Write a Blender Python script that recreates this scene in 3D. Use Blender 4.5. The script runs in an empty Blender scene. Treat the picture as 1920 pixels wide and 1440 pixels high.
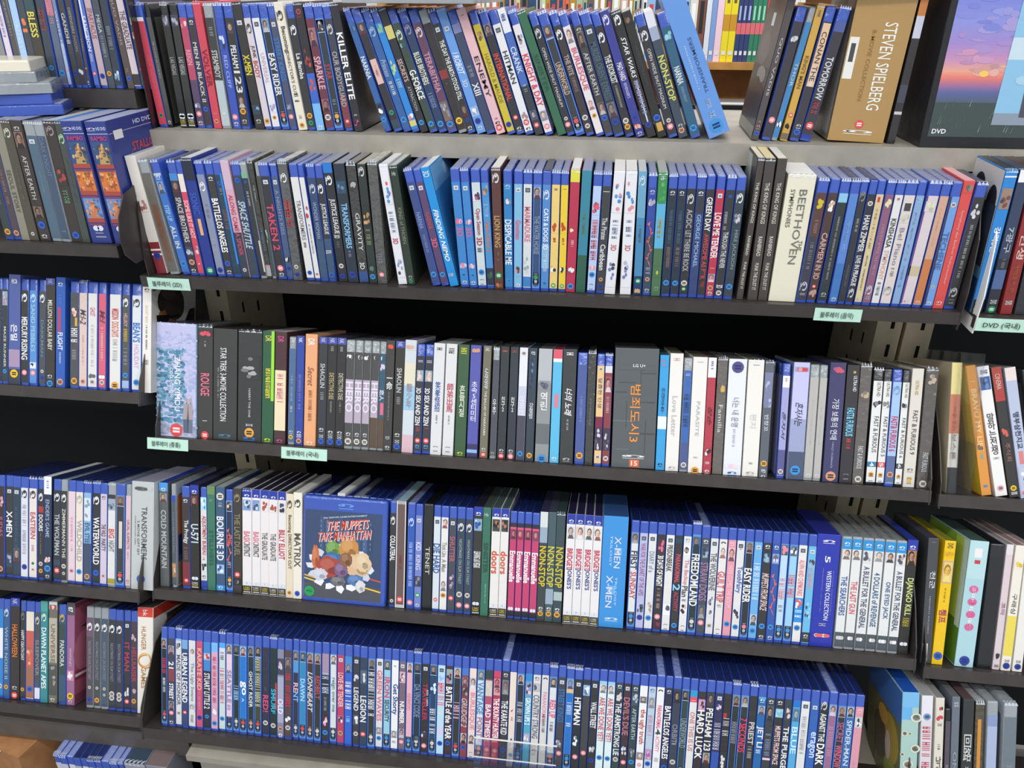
import bpy, math, random
from mathutils import Matrix, Vector
random.seed(7)
S = bpy.context.scene
COL = S.collection

# ------------------------------------------------------------------ camera, world, lights, exposure
F_PX = 1481.66
ROT = ((0.9918934742854384, 0.12707059813831684, 0.0006314734616850552),
       (0.05800723217403701, -0.4483628954002491, -0.8919674181514775),
       (-0.11305970407474888, 0.8847732913673851, -0.45209924374793475))
EYE = 1.70
cam_data = bpy.data.cameras.new('camera'); cam = bpy.data.objects.new('camera', cam_data); COL.objects.link(cam)
cam_data.sensor_width = 36.0; cam_data.lens = F_PX / 1920 * 36; cam_data.clip_start = 0.02
cam.matrix_world = Matrix(((ROT[0][0], -ROT[1][0], -ROT[2][0], 0), (ROT[0][1], -ROT[1][1], -ROT[2][1], 0),
                           (ROT[0][2], -ROT[1][2], -ROT[2][2], EYE), (0, 0, 0, 1)))
S.camera = cam
W = bpy.data.worlds.new('shop_air'); S.world = W; W.use_nodes = True
W.node_tree.nodes['Background'].inputs[0].default_value = (0.86, 0.93, 1.0, 1)
W.node_tree.nodes['Background'].inputs[1].default_value = 0.72
def area(name, loc, rot, sx, sy, power, col=(1, 0.98, 0.95)):
    d = bpy.data.lights.new(name, 'AREA'); d.shape = 'RECTANGLE'; d.size = sx; d.size_y = sy; d.energy = power; d.color = col
    o = bpy.data.objects.new(name, d); COL.objects.link(o); o.location = loc; o.rotation_euler = rot
for i, (lx, ly) in enumerate(((-1.4, -0.05), (0.0, -0.05), (1.4, -0.05), (-1.4, -0.85), (0.0, -0.85), (1.4, -0.85))):
    area('ceiling_tube_light', (lx, ly, 2.75), (0, 0, 0), 1.2, 0.16, 11)
area('ceiling_tube_light', (0.1, 2.2, 2.75), (0, 0, 0), 2.4, 0.3, 40)
S.view_settings.view_transform = 'Standard'; S.view_settings.look = 'None'
S.view_settings.gamma = 1; S.view_settings.use_curve_mapping = False
S.view_settings.exposure = 0.05

# ------------------------------------------------------------------ picture <-> place (used only to measure where things stand)
def proj(P):
    x, y, z = P[0], P[1], P[2] - EYE
    q = [r[0] * x + r[1] * y + r[2] * z for r in ROT]
    return 960 + F_PX * q[0] / q[2], 720 + F_PX * q[1] / q[2]
def ray(px, py):
    a = ((px - 960) / F_PX, (py - 720) / F_PX, 1.0)
    return Vector([sum(ROT[k][i] * a[k] for k in range(3)) for i in range(3)])
def at_y(px, py, y):
    d = ray(px, py); t = y / d.y
    return Vector((d.x * t, y, d.z * t + EYE))
def at_z(px, py, z):
    d = ray(px, py); t = (z - EYE) / d.z
    return Vector((d.x * t, d.y * t, z))
# front bottom line of every shelf: y, z, backward tilt
ROWS = {'r1': (1.179, -.1973, 0), 'r2': (1.0753, -.3968, 0), 'r3': (1.0206, -.6531, 20.2), 'r4': (.9241, -.8821, 20.5), 'r5': (.8153, -1.0764, 17.9),
        'l1': (1.179, -.1423, 0), 'l2': (1.0538, -.3450, 0), 'l3': (1.0275, -.5794, 22.5), 'l4': (.9083, -.8787, 22.6), 'l5': (.8363, -1.0820, 24.7),
        'l6': (.80, -1.335, 0), 'R2': (1.0642, -.3964, 0), 'R3': (1.0235, -.6603, 22.0), 'R4': (.9232, -.8942, 21.0), 'R5': (.8153, -1.0900, 20)}
ROWS = {k: (a, b + EYE, math.radians(c)) for k, (a, b, c) in ROWS.items()}
LEAN = {'r3': ((-.7, .3), (-.27, .6), (0, -1.2), (.5, -1.0)), 'r4': ((-.7, -.6), (.5, -.4)), 'r5': ((-.68, 1.6), (-.38, .1), (.5, -.6)),
        'l3': ((-1, .4), (-.7, -.4)), 'l4': ((-1, 0), (-.7, -.1)), 'l5': ((-1, -1.2), (-.7, -2)), 'l6': ((-1, 0), (0, 0)),
        'R3': ((0, 0), (1, 0)), 'R4': ((0, -.6), (1, -.6)), 'R5': ((0, 0), (1, 0))}
def lean_at(row, X):
    pts = LEAN[row]
    if X <= pts[0][0]: return math.radians(pts[0][1])
    for (a, u), (b, v) in zip(pts, pts[1:]):
        if X <= b: return math.radians(u + (v - u) * (X - a) / (b - a))
    return math.radians(pts[-1][1])
def solve_x(row, px, up=0.0):
    """X along the shelf whose point `up` metres up the spine plane shows at picture column px."""
    y, z, t = ROWS[row]; lo, hi = -1.6, 1.2
    for _ in range(40):
        m = (lo + hi) / 2
        if proj((m, y + up * math.sin(t), z + up * math.cos(t)))[0] < px: lo = m
        else: hi = m
    return (lo + hi) / 2
def edge_lean(row, X, px, py):
    """lean of an edge that stands at X and passes picture point (px, py)."""
    y, z, t = ROWS[row]; lo, hi = -0.7, 0.7
    def xat(a):
        P = (X, y, z); s, c = math.sin(a) * .17, math.cos(a) * .17
        Q = (X + s, y + c * math.sin(t), z + c * math.cos(t))
        p, q = proj(P), proj(Q)
        return p[0] + (q[0] - p[0]) * (py - p[1]) / (q[1] - p[1])
    for _ in range(40):
        m = (lo + hi) / 2
        if xat(m) < px: lo = m
        else: hi = m
    return (lo + hi) / 2

# ------------------------------------------------------------------ materials
def lin(c):
    if isinstance(c, str):
        c = [int(k, 16) / 15 for k in c] if len(c) == 3 else [int(c[i:i + 2], 16) / 255 for i in (0, 2, 4)]
    return tuple(((v / 12.92) if v <= .04045 else ((v + .055) / 1.055) ** 2.4) for v in c)
def mat(name, col=None, rough=.5, coat=0.0, bump=0.0, scale=60, metal=0, trans=0, alpha=1, spec=.5, vary=0.0):
    m = bpy.data.materials.new(name); m.use_nodes = True; nt = m.node_tree; b = nt.nodes['Principled BSDF']
    b.inputs['Roughness'].default_value = rough; b.inputs['Metallic'].default_value = metal
    b.inputs['Coat Weight'].default_value = coat; b.inputs['Coat Roughness'].default_value = .12
    b.inputs['Transmission Weight'].default_value = trans; b.inputs['Alpha'].default_value = alpha
    b.inputs['Specular IOR Level'].default_value = spec
    if col is None:
        a = nt.nodes.new('ShaderNodeAttribute'); a.attribute_name = 'Col'
        nt.links.new(a.outputs['Color'], b.inputs['Base Color'])
    else:
        b.inputs['Base Color'].default_value = (*lin(col), 1)
        if vary:
            tc = nt.nodes.new('ShaderNodeTexCoord'); n = nt.nodes.new('ShaderNodeTexNoise'); n.inputs['Scale'].default_value = scale
            n.inputs['Detail'].default_value = 6
            r = nt.nodes.new('ShaderNodeValToRGB'); k = lin(col)
            r.color_ramp.elements[0].position = .35; r.color_ramp.elements[1].position = .65
            r.color_ramp.elements[0].color = (*[v * (1 - vary) for v in k], 1); r.color_ramp.elements[1].color = (*[min(1, v * (1 + vary)) for v in k], 1)
            nt.links.new(tc.outputs['Object'], n.inputs['Vector']); nt.links.new(n.outputs['Fac'], r.inputs['Fac']); nt.links.new(r.outputs['Color'], b.inputs['Base Color'])
    if bump:
        tc = nt.nodes.new('ShaderNodeTexCoord'); n = nt.nodes.new('ShaderNodeTexNoise'); n.inputs['Scale'].default_value = scale; n.inputs['Detail'].default_value = 3
        g = nt.nodes.new('ShaderNodeNewGeometry')
        bp = nt.nodes.new('ShaderNodeBump'); bp.inputs['Strength'].default_value = bump; bp.inputs['Distance'].default_value = .004
        nt.links.new(g.outputs['Position'], n.inputs['Vector']); nt.links.new(n.outputs['Fac'], bp.inputs['Height'])
        nt.links.new(bp.outputs['Normal'], b.inputs['Normal'])
        if coat: nt.links.new(bp.outputs['Normal'], b.inputs['Coat Normal'])
    return m
M = {
    'print': mat('printed_paper', None, .38, .35, .12, 70),
    'card': mat('printed_card', None, .42, .25, .1, 60),
    'wrap': mat('card_in_crinkled_film', None, .25, .9, .5, 110),
    'flat': mat('matt_print', None, .7),
    'blue': mat('blue_case_plastic', '3654b0', .2, .7, .2, 90),
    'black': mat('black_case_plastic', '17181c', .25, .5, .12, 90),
    'clear': mat('clear_case_plastic', 'a9b0b4', .15, .8, .3, 90, alpha=.75),
    'blueshade': mat('blue_case_plastic_shaded', '1d2857', .25, .4, .2, 90),  # blue plastic again, with the shade of the tops put into its colour
    'film': mat('film_haze_over_blue', '8693c4', .3, .8, .5, 130),  # wrap film, with the haze of reflected ceiling light painted into its colour
    'filmgrey': mat('film_haze_over_grey', '8f949c', .3, .8, .5, 130),  # same painted haze for the wrap of clear cases
    'filmdark': mat('film_haze_over_black', '3c4048', .3, .8, .5, 130),  # same painted haze for the wrap of black cases
    'brown': mat('dark_brown_steel', '3a3431', .45, .15, .05, 40, vary=.12),
    'beige': mat('beige_painted_steel', '9f998d', .5, .1, .04, 30, vary=.08),
    'void': mat('black_back_panel', '0b0d10', .7, 0, .05, 20),
    'grey': mat('grey_shelf_edge', '5a544f', .5, .1, .05, 30, vary=.1),
    'kraft': mat('kraft_cardboard', 'a8764a', .8, 0, .1, 50, vary=.1),
    'tagpaper': mat('mint_paper', 'bfe3d2', .7, 0, .05, 60),
    'ink': mat('marker_ink', '2b2f33', .6),
    'fold': mat('loose_film_fold', 'e4ebf6', .12, 1.0, .3, 200, alpha=.6),
    'post': mat('cream_slotted_steel', 'e2d2b0', .5, .1, .04, 30, vary=.08),
    'white': mat('white_paper', 'ece9e4', .6),
    'wood': mat('orange_pine_wood', 'b98545', .5, .1, .05, 20, vary=.15),
    'acrylic': mat('clear_acrylic', 'e6eef0', .04, 0, 0, trans=1.0, alpha=.35),
    'floor': mat('grey_vinyl_floor', '7d7a76', .4, 0, .05, 10, vary=.1),
    'slot': mat('slot_shadow', '08080a', .9),
}

# ------------------------------------------------------------------ mesh helpers
class MB:
    def __init__(s): s.v, s.f, s.c, s.m = [], [], [], []
    def poly(s, pts, col, mi=0):
        n = len(s.v); s.v += [tuple(p) for p in pts]; s.f.append(tuple(range(n, n + len(pts)))); s.c.append(col); s.m.append(mi)
    def tris(s, vs, fs, col, mi=0):
        n = len(s.v); s.v += vs
        for f in fs: s.f.append(tuple(n + i for i in f)); s.c.append(col); s.m.append(mi)
    def box(s, x0, x1, y0, y1, z0, z1, col='888', mi=0):
        n = len(s.v); s.v += [(x, y, z) for z in (z0, z1) for x, y in ((x0, y0), (x1, y0), (x1, y1), (x0, y1))]
        for f in ((0, 3, 2, 1), (4, 5, 6, 7), (0, 1, 5, 4), (1, 2, 6, 5), (2, 3, 7, 6), (3, 0, 4, 7)):
            s.f.append(tuple(n + i for i in f)); s.c.append(col); s.m.append(mi)
    def slab(s, pts, d, col='888', mi=0):
        """prism: planar outline pts (3D) pushed by vector d"""
        n = len(s.v); k = len(pts); s.v += [tuple(p) for p in pts] + [tuple(Vector(p) + Vector(d)) for p in pts]
        fs = [tuple(range(k - 1, -1, -1)), tuple(range(k, 2 * k))] + [(i, (i + 1) % k, (i + 1) % k + k, i + k) for i in range(k)]
        for f in fs: s.f.append(tuple(n + i for i in f)); s.c.append(col); s.m.append(mi)
    def build(s, name, mats, parent=None, mw=None, smooth=False):
        me = bpy.data.meshes.new(name); me.from_pydata(s.v, [], s.f)
        for m in (mats if isinstance(mats, (list, tuple)) else [mats]): me.materials.append(M[m])
        if any(s.m): me.polygons.foreach_set('material_index', s.m)
        ca = me.color_attributes.new('Col', 'FLOAT_COLOR', 'CORNER'); buf = []; memo = {}
        for f, c in zip(s.f, s.c):
            if c not in memo: memo[c] = (*lin(c), 1.0)
            buf += memo[c] * len(f)
        ca.data.foreach_set('color', buf)
        if smooth:
            me.polygons.foreach_set('use_smooth', [True] * len(s.f)); me.set_sharp_from_angle(angle=math.radians(48))
        me.update()
        o = bpy.data.objects.new(name, me); COL.objects.link(o)
        if parent is not None: o.parent = parent
        if mw is not None: o.matrix_world = mw
        return o
def tag(o, label=None, cat=None, group=None, kind=None):
    if label: o['label'] = label
    if cat: o['category'] = cat
    if group: o['group'] = group
    if kind: o['kind'] = kind
    return o
def empty(name, loc=(0, 0, 0)):
    o = bpy.data.objects.new(name, None); COL.objects.link(o); o.location = loc; o.empty_display_size = .05; return o

def shell(mb, w, d, h, r, top='888', side='888', front='888', mi=0, tm=0):
    """upright case body: front corners rounded by r, edges of the top eased; local x right, y back, z up"""
    r = min(r, w * .45); k = r * .3
    e1, e2 = r * .5, r * .134
    ring = [(0, r), (e2, e1), (e1, e2), (r, 0), (w - r, 0), (w - e1, e2), (w - e2, e1), (w, r), (w, d), (0, d)]
    ins = lambda q: [(min(max(x, q), w - q), min(max(y, q), d - q)) for x, y in ring]
    lay = [(0, ring), (h - r, ring), (h - k, ins(k)), (h, ins(r * .9))]
    n = len(mb.v); m = len(ring)
    for z, rg in lay: mb.v += [(x, y, z) for x, y in rg]
    for L in range(3):
        for i in range(m):
            a, b = n + L * m + i, n + L * m + (i + 1) % m
            mb.f.append((a, b, b + m, a + m)); mb.c.append((front if i <= 6 else side) if L < 2 else top if r > .001 else front); mb.m.append(tm if L == 2 else mi)
    mb.f.append(tuple(n + 3 * m + i for i in range(m))); mb.c.append(top); mb.m.append(tm)
    mb.f.append(tuple(n + i for i in range(m - 1, -1, -1))); mb.c.append(side); mb.m.append(mi)

# lettering: every distinct string is turned into outlines once
FONTS = {}; GLYPH = {}
def want_text(s, bold=.014, sh=0.0):
    key = (s, bold, sh)
    if key in FONTS: return
    cu = bpy.data.curves.new('t', 'FONT'); cu.body = s; cu.size = 1; cu.resolution_u = 2; cu.offset = bold; cu.shear = sh; cu.align_x = 'CENTER'
    if '\n' in s: cu.space_line = .92
    o = bpy.data.objects.new('t', cu); COL.objects.link(o); FONTS[key] = o
def bake_text():
    bpy.context.view_layer.update(); dg = bpy.context.evaluated_depsgraph_get()
    for k, o in FONTS.items():
        me = o.evaluated_get(dg).to_mesh(); vs = [(v.co.x, v.co.y) for v in me.vertices]; fs = [tuple(p.vertices) for p in me.polygons]
        o.evaluated_get(dg).to_mesh_clear()
        if vs:
            x0, x1 = min(v[0] for v in vs), max(v[0] for v in vs); y0, y1 = min(v[1] for v in vs), max(v[1] for v in vs)
            GLYPH[k] = ([((x - x0) / max(x1 - x0, 1e-6), (y - y0) / max(y1 - y0, 1e-6)) for x, y in vs], fs)
        else: GLYPH[k] = ([], [])
    for o in FONTS.values():
        cu = o.data; bpy.data.objects.remove(o); bpy.data.curves.remove(cu)
def text_on(mb, s, col, x0, x1, z0, z1, y, mode='r', bold=.014, sh=0.0):
    """mode r: reads downwards; h: reads across; l: reads upwards. x0..x1, z0..z1 metres in the front plane"""
    vs, fs = GLYPH.get((s, bold, sh), ((), ()))
    if mode == 'r': P = [(x0 + v * (x1 - x0), y, z1 - u * (z1 - z0)) for u, v in vs]
    elif mode == 'l': P = [(x1 - v * (x1 - x0), y, z0 + u * (z1 - z0)) for u, v in vs]
    else: P = [(x0 + u * (x1 - x0), y, z0 + v * (z1 - z0)) for u, v in vs]
    mb.tris(P, fs, col)
def disc(mb, cx, cz, rx, rz, y, col, n=12):
    mb.poly([(cx + rx * math.cos(2 * math.pi * i / n), y, cz + rz * math.sin(2 * math.pi * i / n)) for i in range(n)], col)
def rect(mb, x0, x1, z0, z1, y, col): mb.poly([(x0, y, z0), (x1, y, z0), (x1, y, z1), (x0, y, z1)], col)
def ringlet(mb, cx, cz, rx, rz, y, col, t=.35, a0=0, a1=360, n=12):
    for i in range(n):
        p, q = [math.radians(a0 + (a1 - a0) * j / n) for j in (i, i + 1)]
        mb.poly([(cx + rx * k * math.cos(a), y, cz + rz * k * math.sin(a)) for a, k in ((p, 1), (q, 1), (q, 1 - t), (p, 1 - t))], col)

# ------------------------------------------------------------------ disc cases: one entry per case, front print described token by token
PAL = (('white', 'eee'), ('cream', 'ecdcb8'), ('light grey', 'bbb'), ('grey', '888'), ('dark grey', '555'), ('black', '2a2a2c'), ('red', 'c33'), ('dark red', '722'),
       ('pink', 'd68'), ('pale pink', 'e8c0c0'), ('orange', 'e83'), ('peach', 'eba878'), ('yellow', 'eb3'), ('gold', 'b93'), ('pale yellow', 'ee9'), ('brown', '643'), ('tan', 'ba8'),
       ('green', '396'), ('dark green', '354'), ('lime', 'ad3'), ('teal', '399'), ('cyan', '5be'), ('sky blue', '7ad'), ('blue', '36c'), ('dark blue', '235'), ('slate blue', '679'),
       ('pale blue', 'bcd'), ('purple', '758'), ('navy', '334'), ('lilac', 'aac'), ('mauve', '979'))
def colname(c):
    k = [int(x, 16) * 17 for x in c] if len(c) == 3 else [int(c[i:i + 2], 16) for i in (0, 2, 4)]
    best = None
    for n, h in PAL:
        q = [int(x, 16) * 17 for x in h] if len(h) == 3 else [int(h[i:i + 2], 16) for i in (0, 2, 4)]
        d = sum((a - b) ** 2 for a, b in zip(k, q))
        if best is None or d < best[0]: best = (d, n)
    return best[1]
ORD = 'next second third fourth fifth sixth seventh eighth ninth tenth eleventh twelfth thirteenth fourteenth fifteenth sixteenth seventeenth eighteenth nineteenth'.split()
ORD += ['twentieth'] + ['twenty-' + k for k in ('first second third fourth fifth sixth seventh eighth ninth').split()] + ['thirtieth'] + ['thirty-' + k for k in ('first second third fourth fifth sixth seventh eighth ninth').split()] + ['fortieth'] + ['forty-' + k for k in ('first second third fourth fifth sixth seventh eighth ninth').split()] + ['fiftieth'] + ['fifty-' + k for k in ('first second third fourth fifth sixth seventh eighth ninth').split()] + ['sixtieth'] + ['sixty-' + k for k in ('first second third fourth fifth sixth seventh eighth ninth').split()]
DOT = {'r': 'e04b4b', 'p': 'e8828c', 'o': 'e8a63c', 'b': '2d62c8', 'c': '3a93d6', 'n': '2a3f9c', 'g': '2f9a5c', 'w': 'd8cfc4', 't': 'd99a76', 'G': '17a05a', 'y': 'f2c21c'}
KIND = {'B': 'blue_disc_case', 'K': 'black_disc_case', 'C': 'clear_disc_case', 'S': 'sleeved_disc_case', 'W': 'wrapped_disc_case', 'X': 'disc_box_set'}
WORD = {'B': 'blue case', 'K': 'black case', 'C': 'clear case', 'S': 'card-sleeved case', 'W': 'film-wrapped case', 'X': 'box set'}
class Case: pass
def parse(row, text):
    out = []; ox = s = yref = None
    for ln in text.strip().splitlines():
        t = ln.split()
        if not t: continue
        if t[0].startswith('@'):
            ox, s = float(t[0][1:]), float(t[1]); oy = float(t[2]) if len(t) > 2 else None; yr = float(t[3]) if len(t) > 3 else 0
            yref = None if oy is None else oy + yr / s
            continue
        c = Case(); p = [float(k) for k in t[0].split(',')]
        c.xt = ox + p[0] / s; c.xb = ox + p[1] / s if len(p) > 1 else None; c.yref = yref
        c.kind, c.col = t[1], t[2]; c.tok = t[3:]; c.h = {'B': 171.5, 'K': 171.5, 'C': 171.5}.get(c.kind, 173.5); c.d = 135; c.back = None; c.end = None; c.land = None; c.top = None; c.yr = None
        for k in t[3:]:
            if k.startswith('h='): c.h = float(k[2:])
            elif k.startswith('d='): c.d = float(k[2:])
            elif k.startswith('y='): c.back = float(k[2:])
            elif k.startswith('e='):
                q = [float(v) for v in k[2:].split(',')]; c.end = (ox + q[0] / s, ox + q[1] / s if len(q) > 1 else None)
            elif k.startswith('L='): c.land = k[2:].replace('_', ' ')
            elif k.startswith('T='): c.top = k[2:]
        out.append(c)
    return out
def solve(row, c, xt, xb):
    y, z, t = ROWS[row]; h = c.h / 1000
    if xb is None:
        X = solve_x(row, xt, h); a = lean_at(row, X); return X - h * math.sin(a), a
    X = solve_x(row, xb)
    return X, edge_lean(row, X, xt, c.yref)
def blend(a, b, t):
    f = lambda c: [int(k, 16) * 17 for k in c] if len(c) == 3 else [int(c[i:i + 2], 16) for i in (0, 2, 4)]
    return '%02x%02x%02x' % tuple(int(p * (1 - t) + q * t) for p, q in zip(f(a), f(b)))
def portrait(mb, w, z0, z1, y, rnd, tone=None, base='889'):
    bg, skin, hair, coat = rnd.choice((('c9cdd4', 'd9a98c', '3a2a24', '2b2f3a'), ('8a97a8', 'e0b498', '2a2422', '514a4a'), ('5a6270', 'c79a80', '17171a', '222'), ('d8d2cc', 'e3b9a4', '6a4630', '7a2a2a'), ('a3b7cc', 'dcb0a0', '4a3428', 'e5e5e5')))
    if tone: bg = tone
    t = rnd.uniform(.15, .5); bg, skin, hair, coat = [blend(k, base, t) for k in (bg, skin, hair, coat)]; hair = blend(hair, '777', rnd.choice((0, 0, .2, .5)))
    m, H = w * .5, z1 - z0; k = w * rnd.uniform(-.08, .08)
    rect(mb, w * .1, w * .9, z0, z1, y, bg)
    mb.poly([(w * .14, y - .00004, z0), (w * .86, y - .00004, z0), (m + w * .2, y - .00004, z0 + H * .32), (m - w * .2, y - .00004, z0 + H * .32)], coat)
    sx = rnd.uniform(.85, 1.15)
    disc(mb, m + k, z0 + H * .62, w * .29 * sx, min(H * .34, w * .55), y - .00007, hair, 8)
    disc(mb, m + k * .5, z0 + H * .55, w * .21 * sx, min(H * .28, w * .46), y - .0001, skin, 8)
    disc(mb, m + k * .5 + w * .12, z0 + H * .5, w * .1, min(H * .2, w * .3), y - .00011, blend(skin, hair, .35), 6)
    for e in (-1, 1): rect(mb, m + k * .5 + e * w * .08 - w * .03, m + k * .5 + e * w * .08 + w * .03, z0 + H * .58, z0 + H * .605, y - .00013, blend('2a2020', skin, .3))
    rect(mb, m + k * .5 - w * .05, m + k * .5 + w * .05, z0 + H * .43, z0 + H * .45, y - .00013, blend('803a3a', skin, .4))
def scribble(mb, w, z0, z1, y, col, size, cx, rnd):
    z = z1; a = cx * w - size * w / 2; b = cx * w + size * w / 2; g = max(.0028, size * w * .55)
    while z - g > z0:
        k = rnd.random(); L = g * rnd.uniform(.55, .85)
        if k < .12: z -= g * .6; continue
        rect(mb, a, b, z - L * .28, z, y, col)
        if k > .3: rect(mb, a, b, z - L, z - L * .72, y, col)
        if k > .45: rect(mb, (a + b) / 2 - size * w * .1, (a + b) / 2 + size * w * .1, z - L, z, y, col)
        if k > .7: rect(mb, a, a + size * w * .2, z - L, z, y, col)
        z -= g
def bdlogo(mb, w, zc, y, col, k=1.0, cx=.5):
    ringlet(mb, w * cx, zc, w * .27 * k, .0019 * k, y, col, .38, -60, 230, 8)
    disc(mb, w * (cx - .12 * k), zc, w * .1 * k, .0012 * k, y, col, 6)
    rect(mb, w * (cx - .25 * k), w * (cx + .25 * k), zc - .0036 * k, zc - .0029 * k, y, col)
def tparse(k):
    q = k[2:].split(','); return q
def front_print(c, root, w, h, rnd):
    """print on the spine plane: y = 0 is the shell's front"""
    P = lambda p: h * (1 - p / 100)
    y0 = -.00015
    lo, hi = .985, .888
    if c.kind in 'BKC':
        ins = MB(); m = w * .06; u = 'u' in [k[0] for k in c.tok if k[:1] == 'u' and len(k) < 8]
        frame = next((k[2:] for k in c.tok if k.startswith('u=')), None) if u else None
        uu = any(k == 'u' or k.startswith('u=') for k in c.tok)
        ins.slab([(m, y0, P(97.6)), (w - m, y0, P(97.6)), (w - m, y0, P(11)), (m, y0, P(11))], (0, .0001, 0), '5b8fd6' if uu else c.col)
        if uu:
            rect(ins, w * .13, w * .87, P(84), P(21.6), y0 - .00005, c.col)
            rect(ins, w * .13, w * .87, P(93), P(84), y0 - .00006, '26292f'); disc(ins, w / 2, P(93), w * .37, .0055, y0 - .00006, '26292f', 12)
            rect(ins, w * .13, w * .87, P(21.6), P(21.1), y0 - .00006, 'c9d6ea')
            rect(ins, w * .3, w * .7, P(85.4), P(84.8), y0 - .0001, '8a93a0')
            disc(ins, w / 2, P(88), w * .25, .0034, y0 - .0001, DOT[frame] if frame else DOT['w'], 10)
            disc(ins, w / 2, P(91.7), w * .2, .0026, y0 - .0001, 'a9b4bd', 7); disc(ins, w / 2, P(95), w * .22, .002, y0 - .0001, '42506b', 8)
        for k in c.tok:
            if k.startswith('c='):
                q = tparse(k); a, b = float(q[1]), float(q[2]); x0, x1 = (float(q[3]), float(q[4])) if len(q) > 3 else (.06, .94)
                rect(ins, w * x0, w * x1, P(b), P(a), y0 - .00008, q[0])
        ins.build('spine_insert', 'print', root)
    else:
        col = [k for k in c.tok if k.startswith('c=')]
        if col:
            for n, k in enumerate(col):
                ins = MB(); q = tparse(k); a, b = float(q[1]), float(q[2]); x0, x1 = (float(q[3]), float(q[4])) if len(q) > 3 else (.02, .98)
                rect(ins, w * x0, w * x1, P(b), P(a), -.0001 - n * .00003, q[0])
                ins.build('printed_panel', 'card', root)
    y = -.0005; pics, tit, log, rat = MB(), MB(), MB(), MB(); many = []; tk = [k for k in c.tok]
    if any(k == 'u' or k.startswith('u=') for k in tk) and not any(k.startswith('p=') for k in tk): tk.append('p=12,21')
    for k in tk:
        for m_, n_ in ((pics, 'spine_picture'), (log, 'format_logo'), (rat, 'rating_sticker')):
            if m_.f: many.append((m_, n_))
        pics, log, rat = MB(), MB(), MB()
        if k.startswith('p='):
            q = tparse(k); portrait(pics, w, P(float(q[1])), P(float(q[0])), y, rnd, q[2] if len(q) > 2 else None, c.col)
        elif k.startswith('t=') or k.startswith('i='):
            q = tparse(k); size = float(q[4]) if len(q) > 4 else .58; cx = float(q[5]) if len(q) > 5 else .5
            text_on(tit, q[0].replace('_', ' '), q[1], w * (cx - size / 2), w * (cx + size / 2), P(float(q[3])), P(float(q[2])), y - .0001, bold=.02 if size > .5 else .006, sh=.3 if k[0] == 'i' else 0)
        elif k.startswith('v='):
            q = tparse(k); size = float(q[4]) if len(q) > 4 else .58; cx = float(q[5]) if len(q) > 5 else .5
            text_on(tit, '\n'.join(q[0]), q[1], w * (cx - size / 2), w * (cx + size / 2), P(float(q[3])), P(float(q[2])), y - .0001, 'h', bold=.01)
        elif k.startswith('s='):
            q = tparse(k); size = float(q[3]) if len(q) > 3 else .5; cx = float(q[4]) if len(q) > 4 else .5
            scribble(tit, w, P(float(q[2])), P(float(q[1])), y - .0001, q[0], size, cx, rnd)
        elif k.startswith('o='):
            q = tparse(k); zc = P(float(q[1])) if len(q) > 1 else P(91); r = min(w * .34, .0072) * (float(q[2]) if len(q) > 2 else 1); cx = float(q[3]) if len(q) > 3 else .5
            cc = DOT.get(q[0], q[0]); disc(rat, w * cx, zc, r, r, y, cc, 14)
            ink = '223' if q[0] in 'owty' else 'f0e6e6' if q[0] in 'rpG' else '16246a'
            rect(rat, w * cx - r * .55, w * cx + r * .55, zc + r * .08, zc + r * .38, y - .0001, ink); rect(rat, w * cx - r * .55, w * cx + r * .55, zc - r * .38, zc - r * .08, y - .0001, ink)
        elif k == 'f':
            rect(log, w * .25, w * .75, P(17.4), P(14), y, 'd8dce2' if colname(c.col) not in ('white', 'cream', 'light grey', 'pale blue') else '4a4d52')
            rect(log, w * .36, w * .64, P(16.6), P(15), y - .0001, '8a8f98')
        elif k == 'l' or k.startswith('l='):
            q = k[2:].split(',') if len(k) > 1 else []; cc = q[0] if q and q[0] else 'eee'; zc = P(float(q[1])) if len(q) > 1 else P(18)
            ringlet(log, w * .52, zc, w * .3, .0068, y, cc, .35, -120, 190, 10); disc(log, w * .5, zc + .003, w * .12, .0026, y, cc, 6); rect(log, w * .14, w * .2, zc - .006, zc + .005, y, cc)
        elif k == 'm' or k.startswith('m='):
            q = k[2:].split(',') if len(k) > 1 else []; bdlogo(log, w, P(float(q[1])) if len(q) > 1 else P(95.3), y, q[0] if q and q[0] else 'ddd')
        elif k == "b" or k.startswith("b="):
            bdlogo(log, w, P(6 if c.kind in 'SX' else 14), y, k[2:] if len(k) > 1 else 'e8ecf4')
        elif k == 'bt': bdlogo(log, w, P(6), y, 'e8ecf4')
        elif k == 'q':
            rect(pics, 0.0003, w - .0003, P(99.5), P(92), y + .0002, '1d1c1b'); text_on(tit, '2 DISC', 'd9c64a' if rnd.random() < .6 else 'ddd', w * .12, w * .85, P(95), P(93), y - .0001, 'h')
            rect(tit, w * .15, w * .82, P(96.4), P(95.6), y, 'b9a23a'); rect(tit, w * .12, w * .88, P(98.6), P(97.4), y, 'bbb')
            for e in (-1, 1): disc(rat, w * (.5 + e * .16), P(89.5), w * .22, .0028, y, 'd9dfe8', 10)
        elif k == 'x':
            for e in (-1, 1): disc(rat, w * (.5 + e * .16), P(91), w * .22, .0028, y, 'dfe3ea', 10)
        elif k == 'a':
            ringlet(log, w / 2, P(14.8), w * .3, .003, y, '3a3d42', .5, 0, 180, 6)
        elif k == 'k':      # small studio marks at the foot
            ringlet(log, w / 2, P(93), w * .25, .0016, y, '7d7f86', .5, 0, 180, 6); rect(log, w * .3, w * .7, P(97), P(96.2), y, '8d8f96')
        elif k == 'z':      # red lightning mark
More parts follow.
